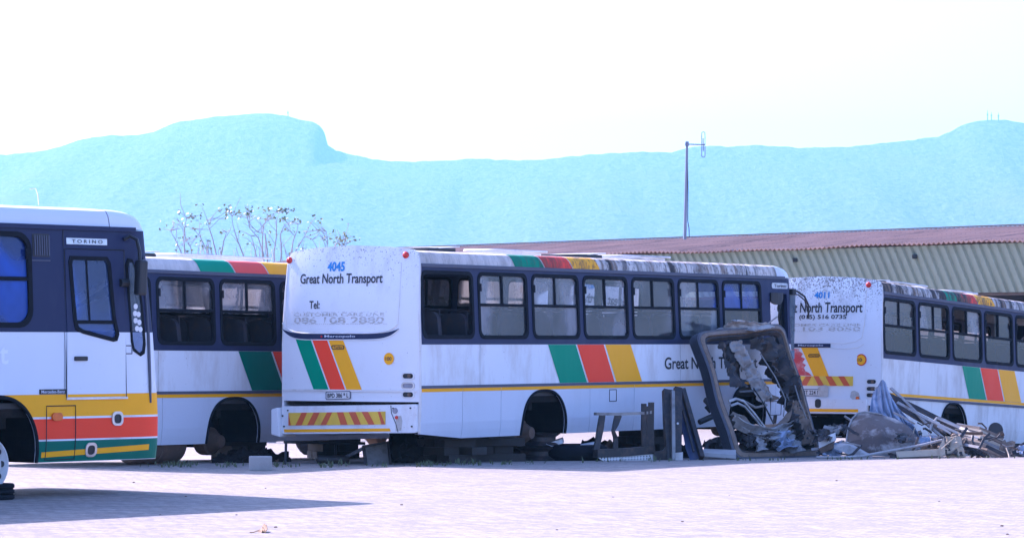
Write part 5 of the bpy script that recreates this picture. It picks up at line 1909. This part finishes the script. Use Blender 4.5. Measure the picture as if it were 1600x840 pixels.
mb = MB(); mb.tube([on_ground(1276, 54.6, .02), on_ground(1325, 54.5, .025), at(1345, 712.5, 54.8), at(1400, 702.5, 55.0), at(1440, 695, 55.2), at(1472, 687, 55.4)], .024, 7); single(mb, "thin_pole", 'steel_bright', "long thin pale pole lying across the front of the scrap heap", "pole", None, 40)
# tan tray: a low front board with one raised end
tr = thing("tan_tray", "tan tray-like channel with one raised end at the front of the heap", "tray", on_ground(1435, 55.0))
mb = MB(); mb.prism([at(1400, 705, 54.9), at(1466, 701, 55.1), at(1466, 713, 55.0), at(1402, 716, 54.8)], (.01, .05, 0)); mb.build("front_board", 'tan_board', tr)
mb = MB(); mb.prism([at(1466, 701, 55.1), at(1474, 684, 55.3), at(1476, 710, 55.1), at(1466, 714, 55.0)], (.02, .05, 0)); mb.build("raised_end", 'tan_board', tr)
mb = MB(); mb.prism([at(1402, 716, 54.8), at(1466, 713.5, 55.0), at(1476, 712, 55.6), at(1410, 712, 55.6)], (0, 0, .02)); mb.build("tray_floor", 'steel_dark', tr)
rebase(tr)
mb = MB(); crumple(mb, at(1476, 682, 55.6), at(1502, 682, 55.8), at(1506, 714, 55.5), at(1476, 714, 55.4), 8, 10, .10, 70, 2.5, .02); single(mb, "broken_panel", 'tan_board', "brown broken upright board just right of the tan tray", "board", None, 30)
# fan of thin battens at the right end
GB = "thin bent battens fanned out at the heap's right end"
for k in range(14):
    rr = random.Random(90 + k)
    a, b = (1495 + rr.uniform(-4, 14) + k * .6, 664 + k * 2.4 + rr.uniform(-2, 2)), (1562 + rr.uniform(-8, 12), 684 + k * 2.2 + rr.uniform(-2, 4))
    mb = MB(); mb.strip([at(a[0], a[1], 57.0 - k * .09), at((a[0] + b[0]) / 2, (a[1] + b[1]) / 2 - rr.uniform(2, 6), 56.8 - k * .09), at(b[0], min(b[1], 716), 56.7 - k * .09)], rr.uniform(.035, .08), .02, (.3, -1, .4))
    single(mb, "bent_batten", ('steel_grey', 'frame_brown', 'tan_board', 'steel_dark')[k % 4], "thin bent batten in the fanned bundle at the heap's right end", "batten", GB)
# lamp bowl with bracket
lb = thing("headlamp_bowl", "dark round headlamp bowl lying on the right end of the heap", "lamp bowl", at(1557, 684, 56.9))
mb = MB(); mb.lathe(at(1556, 671, 56.8), (.15, -1, .2), [(0, .10), (-.0, .13), (-.06, .12), (-.14, .06)], 18); mb.build("bowl", 'steel_dark', lb, 40)
mb = MB(); mb.tube([at(1537, 681, 56.8), at(1541, 668, 56.8), at(1534, 661, 56.8), at(1528, 661, 56.8)], .016, 5); mb.tube([at(1548, 684, 56.8), at(1568, 676, 56.8)], .05, 6); mb.build("bracket", 'rusty', lb, 40)
rebase(lb)
# boards to the left of the brown panel
for (pts, mt, nm, lab, cat, dv) in (
    ([(1278, 686), (1303, 676), (1304, 688), (1280, 700)], 'white_old', "white_box_lid", "white slab tilted between the big brown frame and brown panel", "slab", (.05, .25, .0)),
    ([(1278, 700), (1302, 690), (1302, 700), (1284, 708)], 'rusty', "rusty_box", "rusty reddish box under the white tilted slab", "box", (.05, .3, 0)),
    ([(1303, 700), (1325, 694), (1364, 716), (1346, 717.5)], 'steel_bright', "white_plank", "flat pale plank on the ground in front of the brown panel", "plank", (0, .1, .05)),
    ([(1286, 668), (1300, 672), (1301, 668), (1288, 664)], 'steel_grey', "short_slat", "short grey slat high in the heap left of the brown panel", "slat", (.02, .1, .0))):
    mb = MB(); mb.prism([at(u, v, 55.2 - (v - 690) * .006) for u, v in pts], dv); single(mb, nm, mt, lab, cat)
mb = MB(); mb.tube([at(1320, 650, 57.0), at(1332, 658, 56.8), at(1336, 660, 56.6)], .02, 6); single(mb, "thin_rod", 'steel_bright', "thin pale rod poking up just left of the brown panel", "rod")
GF = "crumpled scrap pieces filling the heap"
for k in range(30):
    rr = random.Random(200 + k)
    if k < 10:
        u, v, Y = rr.uniform(1285, 1330), rr.uniform(668, 712), rr.uniform(55.2, 57)
    elif k < 20:
        u, v, Y = rr.uniform(1395, 1500), rr.uniform(676, 712), rr.uniform(55.5, 57.2)
    else:
        u, v, Y = rr.uniform(1480, 1640), rr.uniform(700, 716), rr.uniform(55.4, 57.4)
    s = rr.uniform(8, 20)
    mb = MB(); crumple(mb, at(u - s, v - s * .5, Y), at(u + s, v - s * rr.uniform(.2, .8), Y + .3), at(u + s * .9, min(v + s * .6, 717), Y - .1), at(u - s * .8, min(v + s * .5, 717), Y - .2), 8, 7, rr.uniform(.08, .17), 100 + k, 2.6, .008, .2)
    single(mb, "scrap_piece", ('steel_dark', 'steel_dark', 'blue_sheet', 'steel_dark', 'steel_grey', 'frame_brown')[k % 6], "small crumpled piece of sheet scrap wedged in the heap before bus 4011", "scrap", GF, 30)

# ---- under the buses
mb = MB(); mb.box(on_ground(407, 47.0, .10), (.32, .22, .20), Matrix.Rotation(.1, 3, 'Z')); single(mb, "concrete_block", 'concrete', "pale cracked block on the ground under the half hidden bus", "block", None, None, .012)
pp = thing("propped_plate", "grey square plate propped upright under the centre bus's tail", "plate", on_ground(589, 49.6))
mb = MB(); mb.prism([at(570, 697, 49.6), at(604, 691, 49.9), at(607, 725, 49.6), at(573, 727, 49.3)], (.01, .04, 0)); mb.build("plate", 'steel_grey', pp)
mb = MB(); mb.strip([at(568, 697, 49.55), at(606, 690, 49.85), at(610, 726, 49.5)], .04, .04, (0, -1, 0)); mb.strip([at(568, 697, 49.55), at(572, 727, 49.25)], .05, .04, (0, -1, 0)); mb.build("plate_frame", 'steel_dark', pp)
rebase(pp)
def rim_stack(u, Y, zs_, label_list):
    p = on_ground(u, Y)
    for z, r, lab in zip(zs_, (.34, .31), label_list):
        mb = MB()
        mb.lathe(p + Vector((0, 0, z)), (0, 0, 1), [(0, r), (.02, r + .03), (.05, r), (.08, r * .86), (.15, r * .86), (.18, r), (.20, r + .03), (.22, r)], 28)
        single(mb, "wheel_rim", 'steel_dark', lab, "wheel rim", "stacked wheel rims", 40)
rim_stack(842, 52.6, (0, .221), ("lower wheel rim of the pair stacked under the centre bus's rear arch", "upper wheel rim of the pair stacked under the centre bus's rear arch"))
mb = MB(); mb.prism([at(853, 693, 52.3), at(878, 685, 52.6), at(880, 692, 52.6), at(862, 697, 52.3)], (.02, .25, .02)); single(mb, "white_offcut", 'white_old', "white offcut lying on the rims under the rear wheel arch", "offcut")
mb = MB()
P = [Vector((.42 * cos(a / 20 * 2 * pi), .42 * sin(a / 20 * 2 * pi), 0)) for a in range(21)]
p = on_ground(897, 52.7, .13)
mb.tube([p + q for q in P], .13, 10, False); single(mb, "bald_tyre", 'rubber', "black tyre lying flat under the centre bus, left of the perforated sill", "tyre", None, 50)
mb = MB(); mb.prism([at(906, 696, 52.5), at(928, 692, 52.8), at(929, 698, 52.8), at(908, 700, 52.5)], (.02, .3, .02)); single(mb, "white_board", 'white_old', "white board lying on the black tyre under the centre bus", "board")
# timber and steel stands carrying the buses
def stand(root_u, Y, n, w_, label):
    t = on_ground(root_u, Y)
    mb = MB()
    for i in range(n):
        R = Matrix.Rotation(.56 + (pi / 2 if i % 2 else 0) + .22 * sin(i * 5 + root_u), 3, 'Z')
        for s in (-.5, .5):
            mb.box(t + R @ Vector((0, s * w_ * .8, 0)) + Vector((0, 0, .06 + i * .121)), (w_ * (1.5 + .5 * sin(i * 3 + s * 9 + root_u)), w_ * .62, .118), R)
    single(mb, "sleeper_crib", 'timber', label, "timber stack", "timber stacks propping the buses")
stand(700, 50.6, 4, .5, "dark timber crib propping the centre bus behind its tail")
stand(760, 51.8, 4, .5, "dark timber crib propping the centre bus ahead of its rear arch")
stand(1010, 55.6, 4, .5, "dark timber crib propping the centre bus behind the torn low frame")
stand(372, 52.2, 3, .45, "dark timber crib propping the half hidden bus behind its wheel arch")
stand(520, 55.5, 3, .45, "dark timber crib propping the half hidden bus further forward, seen below the bumper")
GL = "loose thin strips and wires in the heap"
for k in range(34):
    rr = random.Random(700 + k)
    u, v = (rr.uniform(1285, 1345), rr.uniform(672, 714)) if k < 9 else (rr.uniform(1395, 1600), 0)
    if v == 0:
        v = rr.uniform(max(650, 628 + (u - 1395) * .33), 713)
    Y = rr.uniform(54.8, 56.4)
    L = rr.uniform(14, 46)
    a = rr.uniform(-.25, .75) if rr.random() < .75 else rr.uniform(1.2, 2.6)
    du, dv = L * cos(a), L * sin(a) * .7
    pts = [(u - du / 2, v - dv / 2), (u + rr.uniform(-4, 4), v + rr.uniform(-4, 4)), (u + du / 2, v + dv / 2)]
    pts = [at(p_, min(q2, 716.5), Y + (q2 - v) * -.01) for p_, q2 in pts]
    mb = MB()
    if k % 3:
        mb.strip(pts, rr.uniform(.02, .05), .012, (.3, -1, rr.uniform(-.5, .8)))
    else:
        mb.tube(pts, rr.uniform(.006, .012), 5)
    single(mb, "scrap_wire", ('steel_grey', 'steel_bright', 'steel_dark', 'tan_board', 'rusty', 'steel_dark')[k % 6], "thin bent strip or wire sticking out of the scrap heap", "trim", GL)
GU = "oily scrap under the buses"
for k in range(26):
    rr = random.Random(300 + k)
    u = rr.uniform(625, 800) if k < 12 else rr.uniform(900, 1130) if k < 20 else rr.uniform(345, 430)
    Y = (50.3 + (u - 640) * .012 if k < 20 else 50.3) + rr.uniform(-.2, .9)
    p = on_ground(u, Y)
    s = rr.uniform(.22, .5)
    hgt = rr.uniform(.12, .42) * (1 if k < 20 else .5)
    mb = MB(); crumple(mb, p + Vector((-s, 0, 0)), p + Vector((s, .2, 0)), p + Vector((s * .8, .5, hgt)), p + Vector((-s * .7, .4, hgt * rr.uniform(.6, 1.2))), 9, 8, .16, 400 + k, 2.6, .01, .2)
    single(mb, "oily_scrap", ('underside', 'underside', 'rusty')[k % 3], "dark oily lump of scrap on the ground in the shade under a bus", "scrap", GU, 30)
# axle stand of the nearest bus
mb = MB()
p = on_ground(-7, 38.3)
for i in range(3):
    mb.lathe(p + Vector((0, 0, i * .062)), (0, 0, 1), [(0, .20), (.015, .22), (.045, .22), (.06, .20)], 20)
single(mb, "rubber_stand", 'rubber', "black rubber pads stacked under the nearest bus's bare wheel rim", "pads", None, 40)
stand(-90, 35.3, 4, .5, "dark timber crib propping the nearest bus behind its front wheel")
# far side clutter seen between the wheels
mb = MB(); mb.box(on_ground(512, 62, .17), (.5, .4, .34)); single(mb, "blue_crate", 'blue_plastic', "blue crate on the ground far behind the buses", "crate", None, None, .02)
mb = MB(); mb.prism([at(516, 690, 60), at(556, 692, 60), at(552, 709, 60), at(520, 703, 60)], (.03, .5, .03)); single(mb, "cardboard_box", 'cardboard', "flattened brown cardboard box seen under the centre bus's bumper", "box")
mb = MB(); p = on_ground(483, 60, .30); mb.lathe(p, (.5, -.85, 0), [(0, .16), (.02, .30), (.10, .33), (.2, .33), (.24, .30), (.26, .12)], 24); single(mb, "spare_wheel", 'rubber', "grey-hubbed spare wheel standing far behind the buses", "wheel", None, 40)
mb = MB(); mb.tube([at(524, 692, 50.6), at(525, 724, 50.2)], .02, 6); mb.tube([at(444, 690, 49.9), at(570, 692, 50.5)], .025, 6); mb.tube([at(447, 690, 49.9), on_ground(446, 49.6)], .02, 6); single(mb, "prop_stand", 'black', "thin black rod stand under the centre bus's bumper", "stand", None, 40)
mb = MB(); mb.tube([on_ground(500, 50.5, .05), on_ground(540, 51.5, .06), on_ground(566, 53, .18)], .03, 6); single(mb, "steel_rod", 'steel_dark', "dark rod lying on the ground left of the propped grey plate", "rod", None, 40)
mb = MB(); p = on_ground(520, 49.8, .06); mb.lathe(p - Vector((.25, 0, 0)), (1, .2, 0), [(0, .02), (.03, .07), (.2, .06), (.4, .07), (.5, .03)], 12); single(mb, "exhaust_pipe", 'steel_dark', "short dark exhaust piece lying below the centre bus's bumper", "exhaust", None, 40)
rr = random.Random(5)
# dry leaves and grit on the paving
lf = thing("dry_leaf", "curled brown dry leaf on the paving at the bottom of the picture", "leaf", on_ground(409, 31.6 ))
mb = MB(); crumple(mb, on_ground(404, 31.55, .01), on_ground(416, 31.5, .012), on_ground(417, 31.8, .07), on_ground(405, 31.85, .02), 8, 8, .05, 3, 2); mb.build("blade", 'cardboard', lf, 40)
mb = MB(); mb.tube([on_ground(404, 31.6, .02), on_ground(397, 31.5, .01), on_ground(390, 31.5, .008)], .006, 5); mb.build("stalk", 'cardboard', lf, 40)
rebase(lf)
GP = "dark pebbles scattered on the sunlit paving"
for k in range(16):
    u, v = rr.uniform(200, 1590), rr.uniform(748, 838)
    Y = 5200 * 1.8 / (v - 535)
    mb = MB()
    s = rr.uniform(.006, .014)
    p = on_ground(u, Y, s * .4)
    bmesh.ops.create_icosphere(mb.bm, subdivisions=2, radius=s)
    for vv in mb.bm.verts:
        vv.co = Vector((vv.co.x * rr.uniform(1.0, 1.15) * 1.3, vv.co.y, vv.co.z * .6)) * (1 + .25 * noise.noise(vv.co * 40 + Vector((k, 0, 0)))) + p
    single(mb, "pebble", 'rusty', "small dark pebble lying on the sunlit paving", "pebble", GP, 60)
# weeds at the edge of the parked row
mb = MB()
for k in range(700):
    u = rr.uniform(210, 800) if rr.random() < .75 else rr.uniform(800, 1600)
    dens = noise.noise(Vector((u * .02, 3, 1)))
    if dens < -.05 and rr.random() < .85:
        continue
    Y = rr.uniform(48.0, 49.3) + max(0, (u - 640)) * .0075
    p = on_ground(u, Y)
    hh = rr.uniform(.015, .07) * (1 + max(0, dens) * 1.5)
    a = rr.uniform(0, 2 * pi)
    d = Vector((cos(a), sin(a), 0))
    b = Vector((-sin(a), cos(a), 0)) * rr.uniform(.006, .014)
    t_ = p + d * hh * rr.uniform(.3, .9) + Vector((0, 0, hh))
    m_ = p + d * hh * .2 + Vector((0, 0, hh * .6))
    mb.face([p - b, p + b, m_ + b, m_ - b])
    mb.face([m_ - b, m_ + b, t_])
wd = mb.build("weeds", plain('weed_green', (0.085, 0.105, 0.045), .7))
tag(wd, "thin weeds and grass along the edge under the buses", "weeds", kind="stuff")
